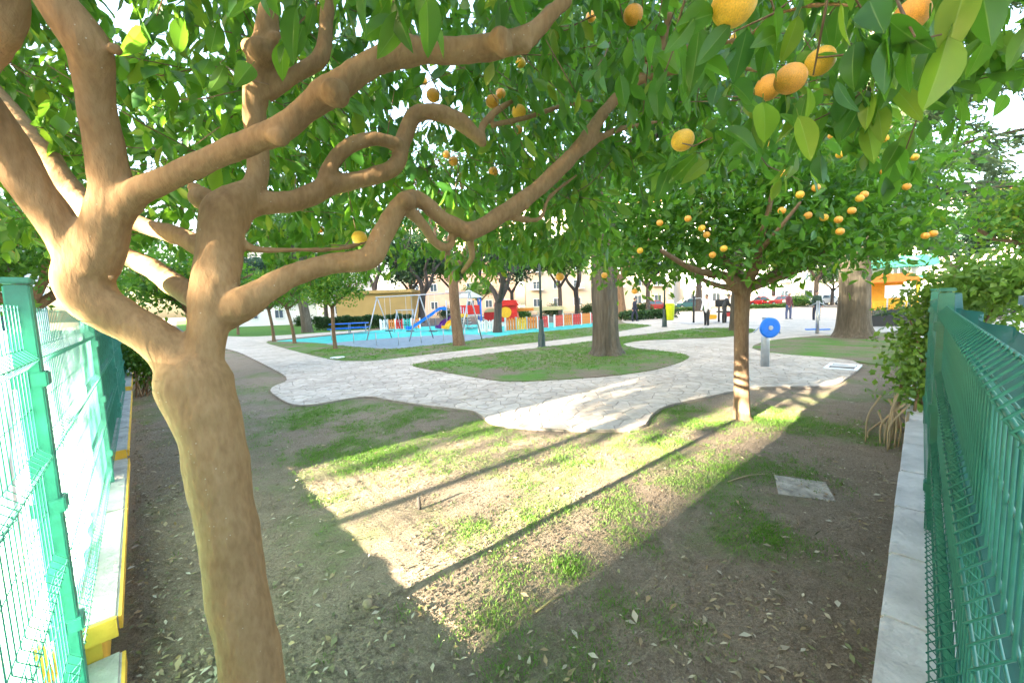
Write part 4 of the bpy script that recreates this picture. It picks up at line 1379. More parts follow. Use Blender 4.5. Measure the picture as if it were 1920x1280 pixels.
GP = 'black planters below the kiosk'
for i, (x0, x1, y, hh, lab) in enumerate([(1622, 1720, 613, .52, 'long black planter box in front of the kiosk'), (1642, 1720, 603, .62, 'black planter box with low green hedge behind the long one')]):
    a, b = G(x0, y), G(x1, y - 2)
    c = (a + b) / 2; w = (b - a).length
    t = thing('planter', lab, 'planter', (c.x, c.y, 0), math.atan2(b.y - a.y, b.x - a.x), GP)
    mb = MB()
    mb.box((0, -.28, hh / 2), (w, .05, hh)); mb.box((0, .28, hh / 2), (w, .05, hh)); mb.box((-w / 2, 0, hh / 2), (.05, .51, hh)); mb.box((w / 2, 0, hh / 2), (.05, .51, hh))
    mb.build('box', M['black'], t)
    MB().box((0, 0, hh - .06), (w - .06, .5, .05)).build('soil', M['soil'], t)
    crown('plants', t, [((k * w / 6 - w / 2 + w / 12, 0, hh + .05), (w / 10, .22, .14)) for k in range(6)], 60, 10, .09, M['leaf_hedge'], .08)

# ------------------------------------------------------------------ fences and low walls
WALLZ = [(.2, 1.69, .14), (1.69, 3.75, .30), (3.75, 6.9, .38), (6.9, 10.2, .45), (10.2, 16, .52), (16, 24, .58)]
lw = thing('low_wall', 'stepped low wall with yellow painted edges under the left fence', 'wall', LP(0, 0))
o0 = lw.location.copy()
rzL = math.atan2(dL.y, dL.x)
for i, (d0, d1, z) in enumerate(WALLZ):
    a, b = LP(d0, 0), LP(d1, 0)
    ln = (b - a).length
    c = (a + b) / 2
    MB().box(c + nL * .185 + Vector((0, 0, (z - .07) / 2 - .05)) - o0, (ln - .006, .27, z - .07 + .1), rzL).build('wall_segment', M['yellow_paint'], lw)
    nsl = max(1, int(ln / 1.0)) if i < 3 else 2
    for k in range(nsl):
        cc = a + (b - a) * ((k + .5) / nsl) + nL * .175
        q = MB().box(cc + Vector((0, 0, z - .03)) - o0, (ln / nsl - .012, .37, .075), rzL, bev=.008).build('coping_slab', M['coping'], lw)
    MB().box(a + nL * .175 - dL * .006 + Vector((0, 0, z - .035)) - o0, (.02, .362, .088), rzL).build('painted_end', M['yellow_paint'], lw)
    MB().box(c - nL * .016 + Vector((0, 0, z - .032)) - o0, (ln - .02, .012, .06), rzL).build('painted_edge', M['yellow_paint'], lw)

rw = thing('low_wall', 'pale low concrete wall carrying the right fence', 'wall', RP(0, 0))
o0 = rw.location.copy()
rzR = math.atan2(dR.y, dR.x)
edges = [.25, .62, .95, 1.25, 1.55, 1.95, 2.4, 2.9, 3.45, 4.1, 4.8, 6.5, 9, 12]
a, b = RP(.2, 0), RP(12, 0)
MB().box((a + b) / 2 + nR * .17 + Vector((0, 0, .07)) - o0, ((b - a).length, .26, .30), rzR).build('wall_segment', M['concrete'], rw)
for d0, d1 in zip(edges[:-1], edges[1:]):
    a, b = RP(d0, 0), RP(d1, 0)
    MB().box((a + b) / 2 + nR * .165 + Vector((0, 0, .27 + random.uniform(-.004, .004))) - o0, ((b - a).length - .005, .35 + random.uniform(-.01, .01), .07), rzR + random.uniform(-.004, .004), bev=.008).build('coping_slab', M['coping_pale'], rw)


def build_fence(name, label, PT, off, dv, nv, D_posts, ztop, wall_z, cloth, n_ind, D_step, wr=.0024, paint='green_paint'):
    t = thing(name, label, 'fence', PT(0, off))
    o0 = t.location.copy()
    rz = math.atan2(dv.y, dv.x)
    pm = MB().box((0, 0, (ztop + .08) / 2), (.06, .06, ztop + .08 - .02), bev=.004).box((0, 0, ztop + .085), (.07, .07, .02), bev=.004)
    for zz in (.55, 1.0, 1.45): pm.box((0, 0, zz), (.075, .085, .05), bev=.004)
    pme = pm.mesh('post', M[paint])
    for D in D_posts:
        p = link(bpy.data.objects.new('post', pme), t); p.location = PT(D, off) - o0; p.rotation_euler.z = rz
        for zz in (.5, 1.05, 1.5):
            pass
    # vertical wire with the V folds of a welded panel
    folds = [.42, .80, 1.18, 1.52]
    zs = [(wall_z, 0)]
    for f in folds: zs += [(f - .035, 0), (f, .032), (f + .035, 0)]
    zs.append((ztop, 0))
    wm = MB().tube([(nv.x * b_ * -1, nv.y * b_ * -1, z) for z, b_ in zs], wr, 5).mesh('wire', M[paint])
    d_first, d_last = D_posts[0], D_posts[-1]
    step = .05 * D_step
    Ds = np.arange(max(d_first + step, .22), d_last, step)
    for D in Ds[:n_ind]:
        w_ = link(bpy.data.objects.new('wire', wm), t); w_.location = PT(D, off) - o0
    mb = MB()
    for D in Ds[n_ind:]:
        c = PT(D, off) - o0
        mb.tube([(c.x - nv.x * b_, c.y - nv.y * b_, z) for z, b_ in zs], wr, 4, caps=False)
    if len(mb.v): tag(mb.build('wires', M[paint], t), kind='stuff')
    # horizontal wires, one per panel and height
    for d0, d1 in zip(D_posts[:-1], D_posts[1:]):
        a, b = PT(d0, off) - o0, PT(d1, off) - o0
        for z in [wall_z + .05, .42 - .035, .42 + .035, .61, .80 - .035, .80 + .035, .99, 1.18 - .035, 1.18 + .035, 1.35, 1.52 - .035, 1.52 + .035, ztop - .01]:
            MB().tube([a + Vector((0, 0, z)) + nv * .005, b + Vector((0, 0, z)) + nv * .005], wr, 5).build('cross_wire', M[paint], t)
        for z in folds:
            MB().tube([a + Vector((0, 0, z)) - nv * .027, b + Vector((0, 0, z)) - nv * .027], wr * 1.1, 5).build('fold_wire', M[paint], t)
    # shade cloth hung on the outside, slightly wavy
    for (d0, d1, z0, z1, mm) in cloth:
        a, b = PT(d0, off) - o0, PT(d1, off) - o0
        nu, nv_ = 40, 12
        vs = []
        for j in range(nv_ + 1):
            for i in range(nu + 1):
                u, v = i / nu, j / nv_
                q = a + (b - a) * u
                wv = .018 * math.sin(u * 13 + 1.3 * math.sin(v * 4)) + .010 * math.sin(u * 31 + v * 5) + .014 * mnoise.noise(Vector((u * 6 + d0, v * 3, 0)))
                q = q + nv * (.055 + wv)
                vs.append((q.x, q.y, z0 + (z1 - z0) * v + .012 * mnoise.noise(Vector((u * 9, v * 2, d0)))))
        fs = [(j * (nu + 1) + i, j * (nu + 1) + i + 1, (j + 1) * (nu + 1) + i + 1, (j + 1) * (nu + 1) + i) for j in range(nv_) for i in range(nu)]
        MB().add(vs, fs, 0, True).build('shade_cloth', M[mm], t)
    return t


PL = [-.41, 1.42] + [1.42 + 1.83 * k for k in range(1, 11)]
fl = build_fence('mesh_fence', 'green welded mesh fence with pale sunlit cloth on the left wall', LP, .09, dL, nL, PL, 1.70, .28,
                 [(-.35, 1.40, .345, 1.62, 'mid_cloth'), (1.44, 3.23, .345, 1.60, 'pale_cloth'), (-.35, 1.705, .12, .345, 'sun_block_strip'), (1.70, 3.24, .27, .347, 'sun_block_strip')] + [(PL[k] + .02, PL[k + 1] - .02, .36, 1.68, 'teal_cloth') for k in range(2, len(PL) - 1)], 90, .7319, .0017, 'sunlit_green_paint')  # opaque strips added below the cloth shade the coping and start the sun patch
PR = [-1.4, 2.25, 4.05, 5.8, 7.55]
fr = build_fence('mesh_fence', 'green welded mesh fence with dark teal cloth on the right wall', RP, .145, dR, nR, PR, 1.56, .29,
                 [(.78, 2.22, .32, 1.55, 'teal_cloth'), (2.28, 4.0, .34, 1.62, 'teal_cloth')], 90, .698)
# return of the wall towards the street at the near corner
a = LP(1.60, .37)
q = a + nL * .8
MB().box(q - lw.location + Vector((0, 0, .09)), (1.6, .20, .32), math.atan2(nL.y, nL.x)).build('wall_return', M['yellow_paint'], lw)
for k in range(2):
    MB().box(a + nL * (.4 + .8 * k) - lw.location + Vector((0, 0, .275)), (.79, .27, .06), math.atan2(nL.y, nL.x), bev=.008).build('coping_slab', M['coping_pale'], lw)

# grey cap rail of the street cabinet seen over the right fence
p = at(1885, 568, 1.9)
t = thing('street_cabinet', 'grey topped street cabinet just outside the right fence', 'cabinet', (p.x + .62, p.y + .1, 0), rzR)
MB().box((0, 0, .77), (.9, .36, 1.5), bev=.015).build('body', M['green_paint'], t)
MB().box((0, 0, 1.565), (.98, .44, .09), bev=.02).build('lid', M['steel'], t)
MB().box((-.1, .185, .8), (.6, .012, 1.2)).build('door', M['green_paint'], t)

# ------------------------------------------------------------------ climbing bush and hedges
def bush(name, label, cat, p, ells, ncl, per, size, m, spread=.14, stems=6, droop=.5, group=None):
    t = thing(name, label, cat, p, 0, group)
    mb = MB(); rnd = random.Random(ncl)
    for k in range(stems):
        e = ells[rnd.randrange(len(ells))]
        tip = Vector(e[0]) + Vector((rnd.uniform(-.5, .5) * e[1][0], rnd.uniform(-.5, .5) * e[1][1], rnd.uniform(-.3, .7) * e[1][2]))
        b = Vector((rnd.uniform(-.12, .12), rnd.uniform(-.12, .12), -.05))
        mid = (b + tip) / 2 + Vector((rnd.uniform(-.1, .1), rnd.uniform(-.1, .1), 0))
        Q = spline([(*b, .02), (*mid, .014), (*tip, .006)], 5)
        mb.tube([q[:3] for q in Q], Q[:, 3], 7)
    mb.build('stems', M['bark_small'], t)
    crown('leaves', t, ells, ncl, per, size, M[m], spread, droop, .6, True, .5, .9)
    return t


q = RP(4.55, .02)
w = dR
def rl(D, off, z): 
    v = RP(D, off) - q
    return (v.x, v.y, z)
bush('climbing_bush', 'leafy climber with pale shoots hanging over the far end of the right fence', 'bush', q,
     [(rl(4.5, .25, 1.45), (.3, .28, .4)), (rl(4.6, .2, .95), (.25, .22, .5)), (rl(4.5, .13, .5), (.2, .18, .32)), (rl(4.35, .5, 1.74), (.42, .42, .22)), (rl(4.9, .5, 1.55), (.45, .4, .35)), (rl(4.2, .65, 1.7), (.35, .35, .2)), (rl(4.5, .0, 1.15), (.2, .18, .4)), (rl(4.4, .05, .7), (.2, .18, .35))],
     430, 16, .075, 'leaf_ivy', .11, 12, .7)
mb = MB()
t = thing('dry_roots', 'tangle of pale dry stems at the foot of the climbing bush', 'stems', RP(4.1, .03))
for k in range(14):
    rnd = random.Random(k)
    a = Vector((rnd.uniform(-.05, .2), rnd.uniform(.0, .4), rnd.uniform(.25, .55)))
    b = a + Vector((rnd.uniform(-.3, .0), rnd.uniform(-.25, .05), -.2))
    c = Vector((b.x - .06, b.y - .05, .0))
    Q = spline([(*a, .012), (*b, .010), (*c, .007)], 5)
    mb.tube([x[:3] for x in Q], Q[:, 3], 6)
mb.build('stem', M['litter'], t)
q = LP(8.2, -.1)
bush('climbing_bush', 'small leafy climber on the left fence behind the thick front trunk', 'bush', q, [((0, 0, .9), (.35, .35, .5)), ((.1, .3, .45), (.3, .3, .35)), ((.25, -.1, 1.2), (.3, .3, .3))], 150, 13, .09, 'leaf_ivy', .12, 7, .6)


def hedge(label, pa, pb, h, wd, m, ncl, size, group=None):
    c = (pa + pb) / 2; ln = (pb - pa).length
    t = thing('hedge', label, 'hedge', (c.x, c.y, 0), math.atan2(pb.y - pa.y, pb.x - pa.x), group)
    mb = MB()
    for k in range(int(ln / .6) + 1):
        x = -ln / 2 + .3 + k * .6
        mb.tube([(x, 0, -.05), (x + .05, .02, h * .4), (x - .03, .04, h * .8)], [.02, .015, .006], 6)
    mb.build('stems', M['bark_dark'], t)
    N = ncl * 10
    P = np.stack([RNG.uniform(-ln / 2, ln / 2, N), RNG.uniform(-wd / 2, wd / 2, N), RNG.random(N) ** .5 * h], 1)
    P[:, 2] *= 1 + .06 * np.sin(P[:, 0] * 3.1) + .04 * np.sin(P[:, 0] * 7.7)
    d = rand_dirs(N); d[:, 2] += .2
    L = size * RNG.uniform(.6, 1.3, N)
    o = link(bpy.data.objects.new('leaves', leaf_mesh('leaves', P, d, rand_dirs(N), L, L * .6, M[m], True)), t)
    tag(o, kind='stuff')


hedge('long dark clipped hedge behind the playground benches', at(592, 615, 33).xy.to_3d(), at(775, 612, 34).xy.to_3d(), 1.05, .9, 'leaf_hedge', 1400, .16)
hedge('low bright green hedge in front of the parked red cars', G(1395, 580), G(1475, 577), .45, .8, 'leaf_far', 350, .16)
hedge('low hedge strip in front of the teal car', G(1255, 586), G(1330, 582), .5, .8, 'leaf_far', 350, .16)
hedge('dark shrub bed edge beside the old thick trunk', G(1168, 602), G(1262, 596), .7, 1.4, 'leaf_hedge', 500, .18)
for i, (px, py, r, m, lab) in enumerate([(1035, 592, 1.1, 'leaf_hedge', 'dark round shrub behind the red fence panels'), (1105, 590, 1.0, 'leaf_hedge', 'dark round shrub left of the old thick trunk'), (980, 596, .8, 'leaf_far', 'bright green shrub behind the playground fence'), (1205, 588, .9, 'leaf_hedge', 'dark round shrub near the walking person'), (570, 612, .8, 'leaf_hedge', 'low dark shrub on the far left lawn'), (840, 596, 1.2, 'leaf_teal', 'blue green shrub behind the play slide'), (1500, 574, 1.2, 'leaf_far', 'green shrub at the car park edge')]):
    q = G(px, py)
    bush('shrub', lab, 'shrub', q, [((0, 0, r * .7), (r, r * .9, r * .7)), ((r * .5, 0, r * .55), (r * .6, r * .6, r * .5)), ((-r * .5, .1, r * .6), (r * .6, r * .6, r * .5))], 150, 12, .2, m, .2, 6, .2)

# ------------------------------------------------------------------ street furniture
def lamp_post(label, p, h):
    t = thing('lamp_post', label, 'lamp post', p, 0, 'lamp posts in the park')
    mb = MB().tube([(0, 0, -.05), (0, 0, .06), (0, 0, .08), (0, 0, .5), (0, 0, .56), (0, 0, 1.0), (0, 0, 1.06)], [.17, .17, .135, .125, .10, .085, .06], 16)
    for k in range(8):
        a = k * .7854; mb.tube([(math.cos(a) * .128, math.sin(a) * .128, .1), (math.cos(a) * .12, math.sin(a) * .12, .48)], .012, 6)
    mb.build('base', M['dark_metal'], t)
    MB().tube([(0, 0, 1.04), (0, 0, h * .5), (0, 0, h)], [.055, .045, .038], 12).build('pole', M['dark_metal'], t)
    MB().tube([(0, 0, 1.7), (0, 0, 1.75)], .06, 12).tube([(0, 0, 2.6), (0, 0, 2.64)], .056, 12).build('collar', M['dark_metal'], t)
    MB().tube([(0, 0, h), (0, 0, h + .08), (0, 0, h + .1), (0, 0, h + .5)], [.04, .09, .12, .2], 8).build('lantern', M['white'], t)
    MB().tube([(0, 0, h + .5), (0, 0, h + .53), (0, 0, h + .7), (0, 0, h + .8)], [.25, .25, .1, .02], 8).build('lantern_cap', M['dark_metal'], t)
    return t


lamp_post('dark green iron lamp post at the edge of the grass island', G(1016, 652), 4.0)
lamp_post('dark iron lamp post holding the lime litter bin', G(1246, 614), 4.2)
p = G(1246, 614)
t = thing('litter_bin', 'lime yellow litter bin hung on the far lamp post', 'bin', (p.x + .27, p.y - .12, .42))
b = MB().tube([(0, 0, 0), (0, 0, .02), (0, 0, .8), (0, 0, .86)], [.16, .2, .24, .25], 16); b.build('body', M['lime'], t)
MB().tube([(0, 0, .86), (0, 0, .92), (0, 0, .97)], [.26, .25, .16], 16).build('lid', M['lime'], t)
MB().box((-.24, .1, .6), (.1, .06, .08)).build('bracket', M['dark_metal'], t)

# exercise machines
p = G(1434, 690)
t = thing('exercise_machine', 'grey post with round blue exercise wheel and side handle', 'exercise machine', p)
MB().tube([(0, 0, 0), (0, 0, .02)], .19, 20).build('foot_plate', M['steel'], t)
mb = MB()
for k in range(6):
    a = k * 1.047; mb.tube([(math.cos(a) * .15, math.sin(a) * .15, .02), (math.cos(a) * .15, math.sin(a) * .15, .04)], .018, 6)
mb.build('bolt', M['steel'], t)
MB().tube([(0, 0, .02), (0, 0, 1.14)], .085, 20).tube([(0, 0, 1.14), (0, 0, 1.17)], [.09, .06], 20).build('post', M['steel'], t)
z = .93
b = MB().tube([(0, -.11, z), (0, -.13, z), (0, -.16, z), (0, -.17, z)], [.20, .225, .225, .19], 32)
b.build('wheel', M['blue'], t)
MB().tube([(0, -.17, z), (0, -.185, z)], .05, 16).build('hub', M['steel'], t)
m_ = MB()
for k in range(4):
    a = k * 1.571 + .4; m_.tube([(math.cos(a) * .12, -.165, z + math.sin(a) * .12), (math.cos(a) * .12, -.18, z + math.sin(a) * .12)], .022, 10)
m_.build('grip_disc', M['blue'], t)
MB().tube([(0, -.05, z), (0, -.14, z)], .06, 12).build('axle', M['steel'], t)
MB().tube([(.05, .06, z + .03), (.2, .06, z + .03), (.30, .06, z - .0), (.36, .05, z - .16)], .017, 8).build('handle', M['steel'], t)
MB().tube([(-.1, .08, z), (-.22, .1, z - .12)], .017, 8).build('handle', M['steel'], t)

p = G(1532, 627)
t = thing('exercise_pedals', 'tall grey exercise post with blue foot pedals in front of the cedar', 'exercise machine', p)
MB().tube([(0, 0, 0), (0, 0, 1.35)], .06, 14).build('post', M['steel'], t)
MB().tube([(0, 0, 0), (0, 0, .025)], .17, 18).build('foot_plate', M['steel'], t)
MB().tube([(-.35, 0, 1.15), (0, 0, 1.3), (.35, 0, 1.15)], .02, 8).build('handlebar', M['steel'], t)
MB().box((.27, 0, .2), (.42, .16, .05), bev=.01).build('pedal', M['blue'], t)
MB().box((-.27, 0, .22), (.36, .16, .05), bev=.01).build('pedal', M['blue'], t)
p = G(1327, 606)
t = thing('exercise_station', 'black exercise station with seat and bars in the far exercise area', 'exercise machine', p)
MB().box((0, 0, .04), (3.6, 2.6, .06), bev=.01).build('platform', M['concrete'], t)
MB().tube([(-.9, 0, .06), (-.9, 0, 1.75)], .06, 12).build('post', M['black'], t)
MB().tube([(.7, 0, .06), (.7, 0, 1.5)], .06, 12).build('post', M['black'], t)
MB().tube([(-.9, 0, 1.6), (-1.3, -.1, 1.62), (-1.4, -.1, 1.4)], .03, 8).build('handle', M['steel'], t)
MB().tube([(-.9, 0, 1.6), (-.5, -.1, 1.62), (-.4, -.1, 1.4)], .03, 8).build('handle', M['steel'], t)
MB().box((.7, -.25, 1.25), (.7, .12, .45), bev=.03).build('backrest', M['black'], t)
MB().box((.7, -.5, .72), (.65, .5, .1), bev=.03).build('seat', M['black'], t)
MB().box((1.1, -.3, .55), (.5, .3, .3), bev=.04).build('weight', M['red'], t)
MB().box((.1, -.3, .42), (.5, .35, .28), bev=.04).build('pad', M['yellow'], t)

# ------------------------------------------------------------------ playground
def swing(label, A, B, h, n_frames, seats):
    c = (A + B) / 2; ln = (B - A).length
    t = thing('swing_set', label, 'swing', (c.x, c.y, 0), math.atan2(B.y - A.y, B.x - A.x), 'swing sets on the rubber surface')
    MB().tube([(-ln / 2 - .1, 0, h), (ln / 2 + .1, 0, h)], .03, 10).build('top_bar', M['steel'], t)
    for k in range(n_frames):
        x = -ln / 2 + ln * k / (n_frames - 1)
        for s in (-1, 1):
            MB().tube([(x, 0, h), (x, s * .85, 0)], .03, 10).build('leg', M['steel'], t)
    for i in range(seats):
        x = -ln / 2 + ln * (i + .5) / seats
        MB().box((x, 0, .48), (.42, .18, .04), bev=.01).build('seat', M['black'], t)
        for s in (-1, 1): MB().tube([(x + s * .2, 0, .49), (x + s * .2, 0, h)], .009, 5).build('chain', M['steel'], t)


A, B = G(712, 637), G(884, 641)
swing('grey steel swing set with three A frames and long top bar', A, B, 2.25, 3, 4)
A, B = G(752, 618), G(772, 616)
swing('smaller far swing set in front of the hedge', at(745, 600, 28).xy.to_3d(), at(775, 600, 28).xy.to_3d(), 1.5, 2, 1)


def slide(label, p, rz, h, mm, ln, wd=.55, grp=None):
    t = thing('slide', label, 'slide', p, rz, grp)
    prof = [(-ln / 2, .28), (-ln / 2 + .25, .24), (-ln * .2, .5), (ln * .22, h * .78), (ln / 2 - .15, h), (ln / 2 + .3, h)]
    Q = spline(prof, 5)
    mb = MB()
    n = len(Q)
    vs = []
    for x, z in Q:
        vs += [(x, -wd / 2, z + .16), (x, -wd / 2, z), (x, wd / 2, z), (x, wd / 2, z + .16), (x, wd / 2 + .04, z + .16), (x, wd / 2 + .04, z - .05), (x, -wd / 2 - .04, z - .05), (x, -wd / 2 - .04, z + .16)]
    fs = [(i * 8 + k, i * 8 + (k + 1) % 8, (i + 1) * 8 + (k + 1) % 8, (i + 1) * 8 + k) for i in range(n - 1) for k in range(8)]
    mb.add(vs, fs + [tuple(range(8)), tuple(range((n - 1) * 8, n * 8))])
    mb.build('chute', M[mm], t)
    for s in (-1, 1):
        MB().tube([(ln / 2 + .3, s * wd / 2, 0), (ln / 2 + .3, s * wd / 2, h + .6)], .03, 8).build('rail_post', M['steel'], t)
    for k in range(5):
        MB().box((ln / 2 + .42 + .06 * k, 0, h - .05 - k * h / 5), (.14, wd, .04)).build('step', M['steel'], t)
    return t


SG = 'slides of the playground'
slide('bright blue slide sloping down to the left', G(797, 622), .1, 1.45, 'blue', 2.4, .5, SG)
slide('purple slide beside the yellow one at the play tower', G(838, 620), .6, 1.0, 'purple', 1.5, .4, SG)
slide('yellow slide nearest the brown slim trunk', G(850, 621), .75, .95, 'yellow', 1.5, .4, SG)
p = G(880, 616)
t = thing('play_tower', 'play tower with blue posts and red panel behind the slim brown trunk', 'play tower', p, .2)
for sx in (-1, 1):
    for sy in (-1, 1): MB().tube([(sx * .8, sy * .7, 0), (sx * .8, sy * .7, 2.2)], .06, 10).build('post', M['blue'], t)
MB().box((0, 0, .95), (1.7, 1.5, .08)).build('platform', M['steel'], t)
MB().box((0, -.72, 1.35), (1.4, .05, .65), bev=.02).build('panel', M['red'], t)
MB().box((-.82, 0, 1.35), (.05, 1.2, .65), bev=.02).build('panel', M['purple'], t)
for k in range(4): MB().box((.95 + .08 * k, 0, .85 - .22 * k), (.18, .9, .05)).build('step', M['steel'], t)
MB().side_prism([(-1.0, 2.2), (1.0, 2.2), (0, 2.75)], -.85, .85).build('roof', M['white'], t)
# red play train / house
p = G(953, 611)
t = thing('playhouse', 'red wooden playhouse with round yellow panel behind the dark forked tree', 'playhouse', p, -.15)
b = MB(); b.box((0, 0, .95), (1.5, 1.2, 1.2), bev=.03); b.build('wall', M['red'], t)
MB().box((0, 0, .17), (1.7, 1.3, .3)).build('base', M['white'], t)
MB().tube([(-.05, -.6, 1.05), (-.05, -.64, 1.05)], .42, 20).build('round_panel', M['yellow'], t)
MB().side_prism([(-.95, 1.55), (.95, 1.55), (.75, 1.95), (-.75, 1.95)], -.75, .75).build('roof', M['red'], t)
MB().tube([(-.4, 0, 1.9), (-.4, 0, 2.25)], .14, 12).build('chimney', M['blue'], t)
MB().box((.74, -.62, .85), (.12, .06, 1.6)).build('post', M['red'], t)
MB().box((-1.3, 0, .75), (.9, 1.0, .7), bev=.03).build('wagon', M['red'], t)
p = G(835, 606)
t = thing('play_canopy', 'pale yellow and orange canopy of a far play stand behind the red playhouse', 'canopy', at(985, 590, 31).xy.to_3d(), 0)
for x in (-2.9, -1.0, 1.0, 2.9):
    MB().tube([(x, 0, 0), (x, 0, 1.1)], .05, 8).build('post', M['white'], t)
MB().side_prism([(-3.2, 1.1), (3.2, 1.1), (2.9, 1.36), (-2.9, 1.36)], -.8, .8).build('roof', M['cream_canvas'], t)
MB().box((-.4, -.84, 1.2), (2.0, .05, .2)).build('valance', M['orange'], t)


# playground fence of coloured pickets: each picket and each rail a piece of its own
def picket_run(label, pts, cols, h=.82):
    t = thing('picket_fence', label, 'fence', pts[0], 0, 'coloured picket fences round the playground')
    o0 = pts[0]
    for a, b, c in zip(pts[:-1], pts[1:], cols):
        dv = b - a; ln = dv.length; rz = math.atan2(dv.y, dv.x); u = dv.normalized()
        for e in (a, b):
            MB().box(e - o0 + Vector((0, 0, h * .53)), (.09, .09, h * 1.06), rz, bev=.01).build('post', M['white'], t)
        for z in (.2, h - .16): MB().box((a + b) / 2 - o0 + Vector((0, .03, z)), (ln - .1, .035, .07), rz).build('rail', M['white'], t)
        n = max(3, int(ln / .17))
        me = MB().box((0, 0, h * .5), (ln / n * .74, .025, h * .82)).side_prism([(-ln / n * .37, h * .91), (ln / n * .37, h * .91), (0, h)], -.0125, .0125).mesh('picket', M[c])
        for k in range(n):
            o = link(bpy.data.objects.new('picket', me), t)
            o.location = a + u * (ln * (k + .5) / n) - o0 + Vector((0, -.015, .02)); o.rotation_euler.z = rz


line = [G(1124, 606.5), G(1107, 608), G(1090, 610), G(1073, 611.5), G(1056, 613), G(1040, 615)]
picket_run('red and white picket fence running behind the old thick trunk', line, ['red', 'orange', 'red', 'orange', 'red'])
line = [G(1028, 616), G(1008, 618), G(988, 619.5), G(968, 621), G(948, 622.5)]
picket_run('yellow and orange picket fence right of the dark forked tree', line, ['red', 'orange', 'yellow', 'orange'])
line = [G(926, 624), G(912, 624.5), G(898, 625)]
picket_run('short white picket fence left of the dark forked tree', line, ['white', 'white'], .75)
line = [G(714, 620), G(728, 619.4), G(742, 618.8), G(757, 618.2), G(772, 617.6), G(788, 617)]
picket_run('mixed picket fence between the hedge and the blue slide', line, ['white', 'orange', 'red', 'teal_rubber', 'orange'])

for i, (px, py, lab) in enumerate([(640, 628, 'blue picnic table with steel frame left of the swings'), (672, 626, 'blue picnic table nearer the swings')]):
    p = G(px, py)
    t = thing('picnic_table', lab, 'table', p, .15, 'blue picnic tables by the hedge')
    MB().box((0, 0, .74), (1.3, .75, .05), bev=.01).build('table_top', M['blue'], t)
    for s in (-1, 1):
        MB().box((0, s * .65, .44), (1.3, .28, .05), bev=.01).build('bench', M['blue'], t)
        MB().box((s * .5, 0, .37), (.06, .06, .74)).build('leg', M['steel'], t)
        MB().box((s * .5, 0, .40), (.05, 1.4, .05)).build('beam', M['steel'], t)

# railing of thin posts in front of the playground
t = thing('wire_railing', 'thin grey posts with wire in front of the swings', 'railing', G(735, 645))
o0 = t.location.copy()
for a, b in zip([(622, 640), (664, 646), (706, 650), (748, 649), (790, 645), (832, 641), (872, 637)], [(664, 646), (706, 650), (748, 649), (790, 645), (832, 641), (872, 637), (905, 633)]):
    A, B = G(*a) - o0, G(*b) - o0
    MB().tube([A, A + Vector((0, 0, .62))], .022, 8).build('post', M['steel'], t)
    MB().tube([A + Vector((0, 0, .58)), B + Vector((0, 0, .58))], .007, 5).build('wire', M['steel'], t)

